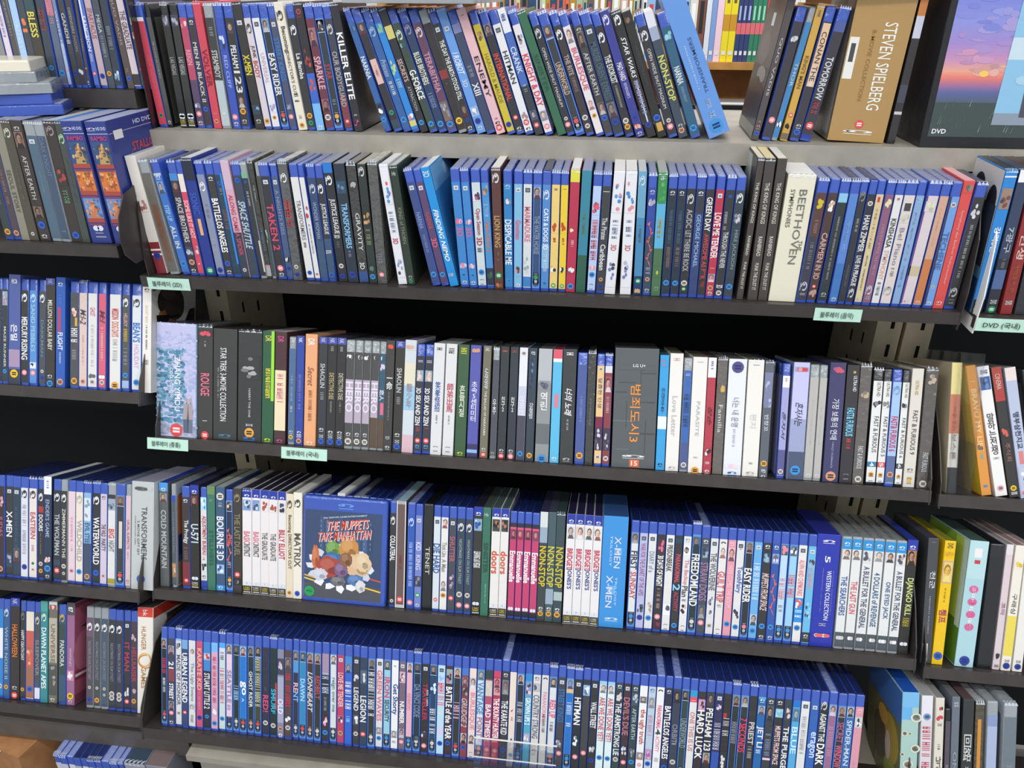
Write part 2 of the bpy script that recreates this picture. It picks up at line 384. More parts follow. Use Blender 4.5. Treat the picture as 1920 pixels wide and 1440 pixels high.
            for i in range(5):
                zz = P(40 + i * 7); e = 1 if i % 2 else -1
                pics.poly([(w * .5, y, zz + .004), (w * (.5 + e * .38), y, zz), (w * (.5 - e * .1), y, zz - .006), (w * (.5 - e * .25), y, zz - .014), (w * (.5 + e * .12), y, zz - .004)], 'e06a62')
        elif k.startswith('H2='):
            q = k[3:].split(','); text_on(tit, q[0].replace('_', ' '), q[1], w * float(q[4]), w * float(q[5]), P(float(q[3])), P(float(q[2])), y - .0002, 'h', bold=.006)
        elif k.startswith('D='):
            q = tparse(k); r = w * float(q[3]); disc(pics, w * float(q[1]), P(float(q[2])), r, r * .9, y - .0001, q[0], 16)
        elif k.startswith('O='):
            q = tparse(k)
            for j in range(3): ringlet(pics, w * (.5 + .04 * (j - 1)), P(float(q[1]) + (j - 1) * .8), w * float(q[2]) * (1 + .08 * j), w * float(q[2]) * (1 + .1 * (j % 2)), y - .0001 * j, (q[0], 'f0b840', 'c87820')[j], .12, 40 * j, 400 - 50 * j, 20)
        elif k.startswith('U='):
            q = tparse(k); size = float(q[4]); cx = float(q[5]); text_on(tit, q[0].replace('_', ' '), q[1], w * (cx - size / 2), w * (cx + size / 2), P(float(q[3])), P(float(q[2])), y - .0001, 'l', bold=.006)
        elif k == 'Z':      # painted foliage
            for _ in range(620):
                u, v = rnd.random(), rnd.random(); g = rnd.choice(('4a84a4', '5a94b0', '78a8c0', '3a6c88', '88a8c4', '6088ac', '4c7c9c'))
                if v > .84 or u > .68 + .12 * rnd.random(): g = rnd.choice(('b8bce0', 'c4c4e8', 'a8b0d8'))
                if v < .12: g = rnd.choice(('98a4bc', 'a8acc4', '8894ac'))
                disc(pics, w * (.03 + .94 * u), h * (.02 + .9 * v), w * rnd.uniform(.03, .08), h * rnd.uniform(.007, .02), y + .0002 - rnd.random() * .0002, g, 6)
            for a_, b_, c_ in ((.72, .12, '5a6478'), (.82, .14, '6c7488')):
                pics.poly([(w * (a_ - .04), y, h * .04), (w * (a_ + .08), y, h * .04), (w * (a_ + .1), y, h * .24), (w * (a_ + .04), y, h * .32), (w * (a_ - .05), y, h * .26)], c_)
                pics.poly([(w * (a_ - .06), y - .00005, h * .16), (w * (a_ + .1), y - .00005, h * .16), (w * (a_ + .08), y - .00005, h * .3), (w * (a_ - .03), y - .00005, h * .3)], 'a89ca0')
                disc(pics, w * (a_ + .03), h * .33, w * .035, h * .022, y - .0001, 'b8a098', 8)
        elif k == 'H': text_on(log, 'Hb', 'b9c4ba', w * .2, w * .7, P(8), P(5), y, 'h')
        elif k.startswith('F='):
            q = tparse(k); rect(pics, w * .08, w * .92, P(float(q[2])), P(float(q[1])), y, q[0])
            for _ in range(7): disc(pics, w * rnd.uniform(.25, .75), P(rnd.uniform(float(q[1]) + 2, float(q[2]) - 2)), w * rnd.uniform(.1, .2), .003, y - .0001 - rnd.random() * .0001, rnd.choice(q[3:]) if len(q) > 3 else 'ddd', 7)
    many += [(pics, 'spine_picture'), (tit, 'title_lettering'), (log, 'format_logo'), (rat, 'rating_sticker')]
    for mb, n in many:
        if mb.f: mb.build(n, 'print' if c.kind not in 'SX' else 'card', root)
def fonts_for(c):
    for k in c.tok:
        if k[:2] in ('t=', 'i='):
            q = tparse(k); size = float(q[4]) if len(q) > 4 else .58; want_text(q[0].replace('_', ' '), .02 if size > .5 else .006, .3 if k[0] == 'i' else 0.0)
        elif k[:3] == 'H2=': want_text(k[3:].split(',')[0].replace('_', ' '), .006)
        elif k[:2] == 'U=': want_text(tparse(k)[0].replace('_', ' '), .006)
        elif k[:2] == 'v=': want_text('\n'.join(tparse(k)[0]), .01)
        elif k == 'q': want_text('2 DISC')
        elif k == 'H': want_text('Hb')
ALL = []
def load(row, text, where):
    cs = parse(row, text); ALL.append((row, cs, where))
    for c in cs: fonts_for(c)
    return cs
def body_words(c):
    tx = next((k for k in c.tok if k[:2] in ('t=', 'v=', 's=', 'i=')), None)
    col = next((k[2:].split(',')[0 if k[0] == 's' else 1] for k in c.tok if k[:2] in ('t=', 'v=', 's=', 'i=')), None)
    return colname(c.col), (colname(col) if col else None)
def make_rows():
    for row, cs, where in ALL:
        y, z, t = ROWS[row]; n = len(cs); lands = [i for i, c in enumerate(cs) if c.land]
        assert lands, row
        sol = [solve(row, c, c.xt, c.xb) for c in cs]
        H = .17
        for i, c in enumerate(cs):
            X, a = sol[i]; rnd = random.Random(row + str(i))
            if c.end:
                Xe, ae = solve(row, c, c.end[0], c.end[1])
            else: Xe, ae = sol[i + 1] if i + 1 < n else (X + .0125, a)
            w = min(Xe - X, Xe + H * math.sin(ae) - X - H * math.sin(a)) * math.cos(a) - .0004
            if w < .004: print('THIN', row, i, c.tok[:3], round(w * 1000, 1)); w = .006
            if not c.end and w > .022 and c.kind in 'BKC': print('WIDE', row, i, c.tok[:3], round(w * 1000, 1)); w = .0135
            h, d = c.h / 1000, c.d / 1000
            back = c.back / 1000 if c.back is not None else rnd.uniform(0, .0025)
            st, ct, sa, ca = math.sin(t), math.cos(t), math.sin(a), math.cos(a)
            up = Vector((sa, ca * st, ca * ct)); rt = Vector((ca, -sa * st, -sa * ct)); bk = Vector((0, ct, -st))
            P = Vector((X, y, z)) + bk * back
            if sa > 0: P += Vector((0, st, ct)) * (w * sa)
            P += Vector((0, st, ct)) * .0006
            mw = Matrix(((rt.x, bk.x, up.x, P.x), (rt.y, bk.y, up.y, P.y), (rt.z, bk.z, up.z, P.z), (0, 0, 0, 1)))
            mb = MB(); top = c.top or c.col
            if c.kind in 'BKC':
                film = rnd.random() < (.85 if t == 0 else .04)
                shell(mb, w, d, h, .0026, tm=1 if film else 2 if c.kind == 'B' else 0); mats = {'B': ('blue', 'film', 'blueshade'), 'K': ('black', 'filmdark'), 'C': ('clear', 'filmgrey')}[c.kind]
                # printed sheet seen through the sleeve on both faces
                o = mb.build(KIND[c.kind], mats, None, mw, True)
                sh = MB()
                for e in (-.00012, w + .00002): sh.slab([(e, .009, .004), (e, d - .004, .004), (e, d - .004, h * .89), (e, .009, h * .89)], (.0001, 0, 0), c.col)
                sh.build('cover_sheet', 'print', o)
            else:
                shell(mb, w, d, h, .0007, top=top, side=c.col, front=c.col)
                o = mb.build(KIND[c.kind], 'wrap' if c.kind == 'W' else 'card', None, mw)
            front_print(c, o, w, h, rnd)
            if (c.kind == 'W') or (t == 0 and rnd.random() < .6) or (t and rnd.random() < .08):     # folded film ends standing off the top edge
                ff = MB(); m = 3 + rnd.randrange(3); big = 2.2 if c.kind == 'W' else 1
                for q in range(m):
                    x0 = w * q / m; x1 = w * (q + 1) / m; xm = (x0 + x1) / 2; dz = rnd.uniform(.0006, .0022) * big; dy = rnd.uniform(.0003, .0012)
                    ff.poly([(x0, -dy * .3, h - .0035), (x1, -dy, h - .0035), (xm, .001, h + dz)], 'fff'); ff.poly([(x0, .0002, h + .0002), (xm, .001, h + dz), (x1, .009 * big, h + .0003), (x0, .006, h + .0002)], 'fff')
                ff.build('film_fold', 'fold', o)
            c.obj, c.w, c.mw, c.X = o, w, mw, X
            # label
            sc, tc = body_words(c)
            if c.land: lab = f"{c.land}, {where}"
            else:
                j = min(lands, key=lambda k: abs(k - i)); k = abs(i - j); side = 'right' if i > j else 'left'
                a_ = sc.replace(' ', '-') + '-spined'
                lab = f"{a_} {WORD[c.kind]}{', ' + tc.replace(' ', '-') + ' title' if tc else ''}, {ORD[k - 1]} {side} of the {cs[j].land}"
            if len(lab.split()) > 16: print('LONG', len(lab.split()), lab)
            tag(o, lab, {'X': 'box set'}.get(c.kind, 'disc case'), 'disc cases ' + where)

# ------------------------------------------------------------------ what stands on the middle bay
r5 = load('r5', '''
@280 5.143
112 B 2a2c33 u=r s=d46,31,48,.6 s=eee,50,68,.4 L=lowest_middle_row's_left_end_case
175 B 445 p=18,27 t=21,fff,34,41,.7 c=844,41,54 t=STREET,fff,56,72,.6 p=74,84 o=p,86 m
246 B ddd c=8be,11,13 F=ddd,14,22,334,889 t=MADE_OF_HONOR,667,27,78,.6 o=w,86
310 B 3a4a74 c=7ad,11,20 t=URBAN_LEGEND,fff,24,74,.8 o=r,84,.9
375 B ddd p=19,27,ddd t=The_Ugly_Swans,899,33,72,.55 p=75,83 s=998,86,95,.4
448 B c57 t=KARATE_KID,eb9,18,60,.65 s=dab,62,80,.3 o=n,88
517 B 29303c c=48c,11,40 F=9bd,22,29,c44,ecc t=STUART_LITTLE_2,eee,42,78,.75 o=c,86,.8
593 B d9a9c0 c=7bf,11,20 s=c57,25,72,.5 F=d9a9c0,76,84,b46,eee o=c,92
664 B cdd c=5ae,11,16 c=dde,16,26 s=445,20,30 s=d57,36,74,.6 o=c,87
732 B ecd u=n c=ecd,22,84,.13,.87 t=SEATTLE,88a,37,70,.6 s=99b,72,78
803 B 233 u s=adf,52,68,.7 L=bottom_case_with_cyan_script
868 B 27c u=r t=go,fff,46,60,.8 t=A,def,63,67,.3
943 B 233 u=t t=GHOST_RIDER,fff,36,72,.5
1012 B 443 u=r p=11,20 s=cca,22,72,.7
1084 B 334 s=667,50,56,.3 t=RED!,d57,58,75,.75 o=w,86 
1158 B 233 c=c43,45,72,.75,.95 t=SMURF,3bd,51,76,.6 o=w,88
1233 B 889 F=445,20,36,ccc,e9a c=a8a8c0,38,84 t=OLD,eef,60,75,.8 o=t,90 m=fff,96
1303 B 544 p=18,29 s=c45,34,68,.7 F=544,76,84,ccc,eee o=w,88
1378 B 334 u c=59c,22,33,.13,.87 t=RE,ebb,43,52,.7 t=NT,8be,52,62,.7
@540 5.143
105 B 38b u=r t=DAWN,adf,38,60,.6
178 B 433 u=t i=LIONHEART,ddd,30,70,.65
252 B 333 u t=REDBELT,b55,33,56,.65 L=bottom_blue-framed_case_with_brick-red_title
325 B 33363e c=a68ea8,11,32 s=cde,30,52,.85 s=aaa,54,68,.35 F=433,72,84,ecd,e9b o=c,89
400 B ddd u t=reign_over_me,688,34,68,.6
473 B b46 f t=LOVE_ME_TENDER,ecc,28,62,.7 F=c57,70,78,eee,445 o=t,88
548 B 36c c=48c,11,18 p=18,27,9ab s=fff,34,66,.75 s=adf,70,76 
625 B 3c3d42 f F=445,27,36,ddd,ccc t=LEGEND,eee,41,64,.7 F=556,68,78,ddd,fff o=w,87
695 B 345 F=567,23,36,ddd,445 t=LEGION,eee,48,74,.8 o=r,86
772 B 333 u s=eee,24,72,.75
850 B ddd f t=GREEN_WAVES,d78,22,72,.7 p=78,85 o=c,89
922 B 9cd u=c t=IRON,d46,28,48,.7 t=SECURITY,333,50,72,.6
998 B eee s=99a,16,18,.3 t=Get_Shorty,248,34,64,.85 p=80,87 s=a99,90,94 L=bottom_white_case_with_blue_title
1073 B 767 f F=cab,21,32,ecc,433 t=NUMBER,fff,50,72,.65 p=77,86 o=p,90
1143 B ec9cba u=c c=ecb0bc,22,84,.13,.87 s=d9a,40,60,.6
1213 B 234 u=w t=DA_VINCI_CODE,7f8fb0,32,64,.7 F=234,82,87,567,345
1292 B 33302e f t=TRAVELLER,b35,30,66,.6 s=eee,36,52,.25,.8 F=433,76,84,345,ddd o=p,91
1370 B 246 u F=246,22,40,9be,def s=eee,54,80,.7
@800 5.5385
118 B bde f F=bde,20,28,9be,cde s=e56,26,52,.8 s=eec,52,60,.5 F=bde,68,82,ecc,dce o=b,87
203 B 433 F=9aa,14,28,d57,334 t=BATTLE_of_the_YEAR,fff,31,82,.85 o=b,86
283 B 333 u=r s=ebc,45,63,.7 L=bottom_dark_case_with_pink_word
370 B 8c4048 c=47c,11,18 p=20,28 F=644,29,38,a99,433 i=GRUDGE_2,bbb,40,68,.8 p=74,84,ccc o=b,88
448 B ecd8d4 p=20,30 t=BURLESQUE,d89,34,70,.7 p=75,84 k
530 B 9cd u=p c=cde,22,56,.13,.87 c=dde,56,84,.13,.87 t=VANTAGE,58a,23,54,.75 t=POINT,a77,57,76,.7
615 B b45570 c=344,11,20 F=ccb,21,36,ecb,dcc t=BAD_TIMES,eee,44,76,.7 o=p,88
700 B b3364e c=c46,11,17 p=18,27,ddd p=27,34,ddd t=THE_BOUNTY_HUNTER,fff,37,76,.75 o=p,88
785 B 3b3a3a b p=19,33,aaa t=THE_KARATE_KID,eee,39,72,.8 o=b,87
870 B ecdcd0 s=889,16,18,.4 F=ecdcd0,40,50,c45,ecdcd0 s=c66,54,60,.3 F=ddd,74,80,334,ddd o=c,91
947 B 29303a u=c s=ccc,38,60,.65
1030 B 5ac c=38c,11,18 F=89c,19,32,ecb,444 t=GROWN_UPS_2,fff,34,60,.7 F=9ac,68,78,cab,eee
1112 B dcdad6 b=778 F=bbb,19,27,556,ccc t=COUNTRY_STRONG,667,30,72,.75 p=78,84,ddd L=pale_case_behind_clear_sign_holder
1200 B dedcd8 a t=PARANORMAL,d8a,27,56,.5 s=556,48,66,.4
1283 B dee u=r c=dedede,22,84,.13,.87 t=RED_UP,d57,33,50,.75 s=556,54,66,.4
@1040 5.5385
42 B 44464e f t=STREET_KINGS,3a74b8,22,54,.75 F=445,70,80,889,ddd o=p,84
130 B 2672c4 u=c c=dcc090,14,25 c=2672c4,25,64,.13,.87 s=def,34,48,.6 s=def,52,60,.55
217 B 2c3032 f t=HITMAN,fff,28,54,.8 F=233,64,76,eee,889 o=p,85
303 B 333 F=9bd,16,26,eee,679 c=444,26,80 o=p,81
388 B 333 f t=WALL_STREET,eee,31,56,.75 F=333,72,80,bbb,ddd o=n,87
472 B dee c=9ce,11,17 p=14,22,dcc t=ARE_WE_DONE_YET?,c56,26,68,.7 o=c,84
560 B dee c=9ce,11,17 p=14,22,dcc t=ARE_WE_DONE_YET?,c56,26,68,.7 o=c,84 L=right_twin_with_red_question_title
645 B 344 b F=344,19,30,dcc,aaa t=THE_ARMSTRONG_LIE,eee,30,80,.75 o=w,84
730 B 433 f t=DEVIL'S_DUE,b78,24,60,.85 F=433,70,80,9bd,ddd o=p,86
812 B 344 b F=456,18,30,ccc,89a t=AFTER_EARTH,bcc,33,62,.5 F=344,70,80,aaa,667 o=c,84
895 B eee p=21,27 t=the_ugly_truth,b55,33,66,.75 p=74,81,444 o=p,86,.7
985 B bcd b=58a p=21,31 s=c9b,38,60,.6 F=b9b,70,80,a69,dce o=b,84
1070 B eee a t=PARANORMAL,d68,28,50,.55 t=4,444,50,56,.6 t=ACTIVITY,d79,57,72,.5 s=888,78,82
1160 B 334 b t=BATTLE:LOS_ANGELES,fff,28,78,.8 o=b,86
1243 B 3a4250 p=13,24,334 t=ORBIT,889,44,62,.65 s=ccc,62,64 o=w,80 
1333 B 344 u=p t=UNDERWORLD,899,38,66,.75
@1280 5.5385
90 B e4e2de c=39c,11,17 c=d56,17,22 s=edd,20,22 t=ONE_THIS_IS_US,c88,31,68,.6
176 B 3a3030 F=c9b,18,28,dab,433 t=HARD_LUCK,fff,28,74,.9
262 B 333 p=12,24,556 t=PELHAM_123,eee,26,66,.8 p=68,78,ccc L=bottom_case_with_two_large_portraits
355 B 335 f F=334,20,28,35a,ecc s=ccd,37,65,.75 c=35a,66,84
445 B 33302c a c=b33,29,34,.1,.5 s=ccc,32,52,.75 F=333,65,82,ddd,ecc
530 B 2c3030 u s=99a,36,60,.6
620 B 2f3234 u t=7_SECONDS,d46,32,64,.85
713 B 333 t=PRIEST,ccc,35,56,.7 s=bbb,58,72,.5
800 B 2668a8 c=5ac,11,13 b p=19,27 t=JET_LI,eee,38,58,.85 s=def,60,64
892 B 3c3f42 b p=18,32,567 s=8894b8,44,66,.6 c=ecd,67,69
985 B 333 b F=9cd,20,28,adf,8bc t=MUPPETS_FROM_SPACE,ecc,36,72,.65
1078 B 384048 F=445,18,30,99a,dcc t=THE_PURGE,eee,36,76,.7
1163 B 5ad c=27c,11,17 p=18,30,568 t=BLUE,cef,35,60,.7
1250 B e2e2e2 f s=aaa,25,62,.5
@1500 5.5385
130 B 3364b4 f t=eragon,cdf,38,62,.85 L=royal_blue_case,_bottom_right_end
226 B 2f3334 l=ccc,13 t=AGAINST_THE,eee,20,46,.7 t=DARK,fff,48,68,.9
318 B 9a6a8c u=r c=9a6a8c,22,84,.13,.87 s=c9b,30,62,.6
412 B 333 u=w t=SECRET,a68,26,45,.75 t=WINDOW,d68,47,68,.8
505 B 3668a8 u=r t=SPIDER-MAN,cde,24,66,.6
595 B dc9aa8 b=fcc F=ccc,20,30,334,eee s=cab,60,80,.4 e=690
''', 'on the lowest middle shelf')

r4 = load('r4', '''
@280 5.334
90 S 5a5e62 c=4a9ade,0,8 b p=10,18,9aa T=2a3f9a t=COLD_MOUNTAIN,b9bcc0,26,82,.6 s=aaa,96,98,.5 e=182 L=fourth_middle_shelf's_left_end_sleeve
213 C 4c5660 c=2a4ab0,11,17 t=COLD_MOUNTAIN,889,27,66,.35 F=9a7850,76,90,dca,c97 e=262 h=173
318 B 38302e b t=The_Prodigy,ddd,33,56,.65 s=866,58,72 c=7a2a34,74,97 o=r,92,.8 
402 S 2c2826 c=2336a0,0,8 b p=10,21,823 T=335 t=U-571,cde,37,55,.85 q e=492
500 B dcdad8 F=adf,10,22,49c,eee t=ADJUSTMENT_BUREAU,b3364a,28,66,.75 s=b44,68,72,.3 F=ddd,73,82,333,444 m=555,87 c=2a3f9a,91,98
568 S 3c7460 c=6a8a58,0,8 T=9aa090 s=9ba,13,15,.4 t=STILLNESS,2a5644,42,76,.5 e=650
658 S 3a5878 T=aaa o=w,9,1.2 s=ccc,15,19,.4 t=BOURNE_3D,eef,28,70,.8 F=9bd,74,83,eee,35a c=2a90dc,94,99 m=eee,96 e=750
760 B 233048 u=o F=9ab,12,20,422,dcb z t=DIE,c55,44,54,.8 s=9ab,70,78
835 S 3c3832 T=aaa l=9a8a68,9 t=THE_LAST_DUEL,8a8260,24,64,.7 o=r,82 F=222,86,92,889,433 e=920
925 S e9e4e4 c=2338a0,0,8 b T=223 F=7a9ad0,10,20,456,cde t=BASIC,d8788a,40,52,.7 t=INSTINCT,555,52,64,.7 q L=first_white_two-disc_case
1020 S e9e4e4 c=2338a0,0,8 b T=223 F=7a9ad0,10,20,456,cde t=BASIC,d8788a,40,52,.7 t=INSTINCT,555,52,64,.7 q
1105 S e9e2e2 c=2338a0,0,8 b T=223 F=e9e2e2,10,20,a54,b65 t=THE_GRADUATE,666,40,66,.65 q
1195 S e9e2e2 c=2338a0,0,8 b T=223 F=e9e2e2,10,20,a54,b65 t=THE_GRADUATE,666,40,66,.65 q
1285 S e6e2e2 c=2338a0,0,8 b T=223 F=dcdce0,10,20,333,446 t=BILLY_ELLIOT,c2283a,36,64,.75 q
1367 S e4d6bc T=776 l=4a4a44,10 t=Becoming_DIRECTOR'S_CUT,5a5448,20,72,.6 o=o,95,.9 h=171
1440 S ece4d6 T=ddd l=4a4a44,10 t=MATRIX,5c5a52,38,70,.75 o=b,95,.9 h=174
@520 4.6
215.0 B 333 y=15
283.7 B 445 y=16
352.4 C 667 y=17
421.1 B 334 y=15
489.8 S ddd T=eee h=174 y=16
558.5 B 333 y=17
627.2 C 556 y=15
695.9 B 333 y=16
764.6 B 334 y=17
833.3 B 333 y=15
902.0 B 334 y=16 e=969
@560 5.144
880 B 333 t=COLLATERAL,eee,32,56,.8 l=ddd,18 o=w,94,.8
945 S 6a5550 c=aaa,0,3 c=ccc,97,100 c=ddd,0,100,0,.1 c=ddd,0,100,.9,1 T=9bc s=c44,16,17,.4 s=844,50,64,.3 o=r,92 e=1038 h=173 L=silver-framed_case_beside_face-out_cover
1050 B 2c58b0 l=bcf,18 s=bcf,37,80,.45 o=p,94
1130 B 7482c4 f t=KID,dde,36,44,.7 t=KING,ccd,48,62,.65 F=445,68,78,889,334 o=G,86 m
1203 K 222 t=TENET,ccb,40,66,.4 h=172
1305 B d4dce2 f t=DIE_HARD,245a9c,36,64,.85 o=r,89,.8
1378 B e4e2de b=888 p=12,21,ddd t=Think_Like,998,34,48,.6 t=A_Man,887,50,62,.6 p=70,80,ddd o=o,84
1455 B 44484e f t=SHUTTER,b5656a,28,52,.7 F=445,62,80,889,dab o=r,86
1530 B 34424e l=ddd,19 t=NIGHTMARE_ON_ELM_STREET,9aaab0,30,72,.35 o=w,82 o=p,92
1615 B 34424e l=ddd,19 t=NIGHTMARE_ON_ELM_STREET,9aaab0,30,72,.35 o=w,82 o=p,92
@860 5.144
148 S 33322f c=2338a0,0,8 b T=223 F=8ab,11,22,cde,35a t=LEAVING_LAS_VEGAS,eee,41,56,.75 q
238 S 38705c H T=444c48 t=SINISTER,2a4c3c,32,60,.6 s=9cb,70,90,.15,.6 e=316 L=fourth_shelf's_dark_green_sleeve
325 S e6e2de c=2338a0,0,8 b T=455 F=444,10,21,b75,222 t=doors,d2552c,39,60,.85 q
412 S e6e2de c=2338a0,0,8 b T=455 F=444,10,21,b75,222 t=doors,d2552c,39,60,.85 q e=492
500 B c4406c c=2a2c34,11,15 c=d57,15,17 p=17,26,744 t=Emmanuelle,fff,37,66,.8 x c=222,93,98
570 B c4406c c=2a2c34,11,15 c=d57,15,17 p=17,26,744 t=Emmanuelle,fff,37,66,.8 x c=222,93,98
640 B c4406c c=2a2c34,11,15 c=d57,15,17 p=17,26,744 t=Emmanuelle,fff,37,66,.8 x c=222,93,98
715 B c4406c c=2a2c34,11,15 c=d57,15,17 p=17,26,744 t=Emmanuelle,fff,37,66,.8 x c=222,93,98
790 S 3c4446 c=d4dad8,0,16 c=9ab,14,28 T=335 t=NON-STOP,ddc42c,31,68,.85 m=eee,88 o=o,93 L=leftmost_yellow-titled_sleeve_of_three
868 S 465a62 T=445 t=NON-STOP,d6c83c,31,68,.85 c=9ab,70,84 m=eee,88 o=o,93
948 S 3a4a50 T=344 t=NON-STOP,d0c23a,31,68,.85 c=abb,72,80 m=eee,88 o=o,93 e=1035
1048 S e8e4e4 c=2338a0,0,9 b T=224 p=11,22,ccd t=BRIDGET,c42a4e,31,50,.65 t=JONES'S,2a3f88,49,68,.65 q
1135 S e8e4e4 c=2338a0,0,9 b T=224 p=11,22,dba t=BRIDGET,c42a4e,31,50,.65 t=JONES'S,2a3f88,49,68,.65 q
1222 S e8e4e4 c=2338a0,0,9 b T=224 p=11,22,ddd t=BRIDGET,c42a4e,31,50,.65 t=JONES'S,2a3f88,49,68,.65 q
1310 S e8e4e4 c=2338a0,0,9 b T=224 p=11,22,ddd t=BRIDGET,c42a4e,31,50,.65 t=JONES'S,2a3f88,49,68,.65 q e=1396
1400 X 3a90d8 T=358 t=X-MEN,dde,18,46,.25,.62 t=TRILOGY,bdf,17,45,.09,.36 t=X-MEN,dde,53,82,.25,.36 t=TRILOGY,bdf,54,80,.09,.62 m=def,92 c=6ab0e4,28,34,.5,.8 c=6ab0e4,62,70,.3,.6 h=175 e=1645 L=broad_sky-blue_box
@1160 4.966
124 B 333 u=c c=dedede,21,84,.13,.87 t=FIRST,2a2a30,28,45,.75 t=SUNDAY,c24a50,47,72,.7
205 B b9b9dc f t=WAR_FOR_THE_PLANET_OF_THE_APES,9a6a98,20,68,.6 F=bbd,74,84,223,456 o=n,88
287 B dedede f t=DIARY_of_a,8a94a8,27,46,.6 F=dedede,72,84,a98,cba o=c,88
370 B 34302f F=433,15,30,d68,e9a t=30_DAYS_OF_NIGHT,fff,30,58,.7 s=b99,60,80,.4 o=p,86 F=433,90,96,834,612
453 B e2e0dc f t=PRISONBREAK,444,20,44,.65 F=eee,74,84,99a,556 s=777,88,90 k
537 B 36322f c=245,14,18 t=PARANORMAL,d0586c,28,54,.6 t=2,8dcdf4,55,61,.9 t=ACTIVITY,b4465c,62,80,.55 o=c,93
615 B e2e2de b=8aa F=eee,19,28,a98,445 t=The_Backup,d08890,32,55,.65 t=Plan,444,56,66,.7 s=777,68,70 F=eee,72,82,433,dba k
697 B 233 u=w p=13,22,58c t=FREEDOMLAND,f0f0f0,28,74,.9 h=176
782 B 454b54 b F=456,19,30,9ab,334 t=STRAW_DOGS,9c7aa0,33,68,.9 p=72,84,678 o=p,88
867 B dcdcda f t=THE_WOLVERINE,5a5c60,24,58,.75 F=ddd,62,82,334,889 o=w,90
947 B e4e0dc a p=18,28,ddd t=GUILT_TRIP,cc4a58,40,68,.85 s=999,70,75 k
1030 B e49aa8 b=fcc p=18,30,ecc t=HERE_COMES_THE_BOOM,f4c4cc,34,72,.55 o=c,87
1112 B e0dedc f s=99a,18,20,.2 t=ToothFairy,2f5fae,34,58,.75 F=ddd,70,84,334,445 o=c,89 L=fourth-shelf_white_blue-titled_case
1193 B 2c2c2e u=p p=12,21,ddd t=EASY_RIDER,fff,35,66,.9
1275 B 6aace0 f s=def,30,64,.7 p=76,86,dcc o=c,91
1358 B 32322f b F=345,20,29,9bc,8ab i=MUPPETS_FROM_SPACE,dcc4c4,38,72,.8 o=c,86 m
1443 B 2f54a4 b F=89c,20,29,dde,667 z o=c,86 m
1523 B bcd8ec u=c F=8be,12,21,e89,ecc c=bcd8ec,21,84,.13,.87 s=e0909a,42,62,.65 s=888,66,72
@1440 4.966
215 B 9ccde8 u=c F=8be,12,21,eee,345 c=9ccde8,21,84,.13,.87 s=d8606c,38,62,.75
300 B e6e2de f t=ALVIN_AND_CHIPMUNKS,e08890,24,56,.6 c=2890dc,58,80 F=2890dc,58,68,fff,d66 s=fff,69,78,.7 o=c,85
388 B 6ab8e0 f F=8bd,22,30,445,9ab s=e0a4a8,30,50,.55 F=6ab8e0,60,78,457,9ce c=333,88,97 m=ddd,91
470 X 2634a8 T=26308a b=eee t=5,fff,19,25,.22,.5 t=WESTERN_COLLECTION,f2f2f6,32,76,.2,.62 s=88c,30,70,.04,.35 s=88c,32,72,.04,.8 s=aab,79,86,.3 F=2634a8,88,92,d66,ecc e=690 h=172 L=broad_deep_blue_box
698 C e2e2e0 c=2490d4,2,11 bt p=11,20,dcc t=THE_SEARCHERS,36589c,35,70,.6 c=4c5458,85,98 F=4c5458,88,92,ccc,eee
795 C e2e2e0 c=2490d4,2,11 bt p=11,20,ddd t=THE_LAST_GUN,d05a68,39,68,.6 c=4c5458,85,98 F=4c5458,88,92,ccc,eee
895 C e2e2e0 c=2490d4,2,11 bt F=ddd,11,22,556,ba9 t=A_BULLET_FOR_THE_GENERAL,45506a,25,80,.55 c=4c5458,85,98 F=4c5458,88,92,ccc,eee
1000 C e2e2e0 c=2490d4,2,11 bt p=11,20,ccc t=4_DOLLARS_of_REVENGE,35608a,30,78,.55 c=4c5458,85,98 F=4c5458,88,92,ccc,eee
1103 C e2e2e0 c=2490d4,2,11 bt p=11,20,dcc t=ONE_EYED_JACK,35608a,37,70,.55 c=4c5458,85,98 F=4c5458,88,92,ccc,eee
1207 C e2e2e0 c=2490d4,2,11 bt F=ddd,11,22,556,ba9 t=A_BULLET_FOR_THE_GENERAL,45506a,27,80,.55 c=4c5458,85,98 F=4c5458,88,92,ccc,eee
1310 S 2c2a28 c=2638a4,0,9 b T=2a3a9c p=9,22,c85 t=DJANGO_KILL,d0d884,33,66,.75 s=ba3,68,78,.6 x e=1412 L=right-end_black_yellow-titled_sleeve
''', 'on the fourth middle shelf')

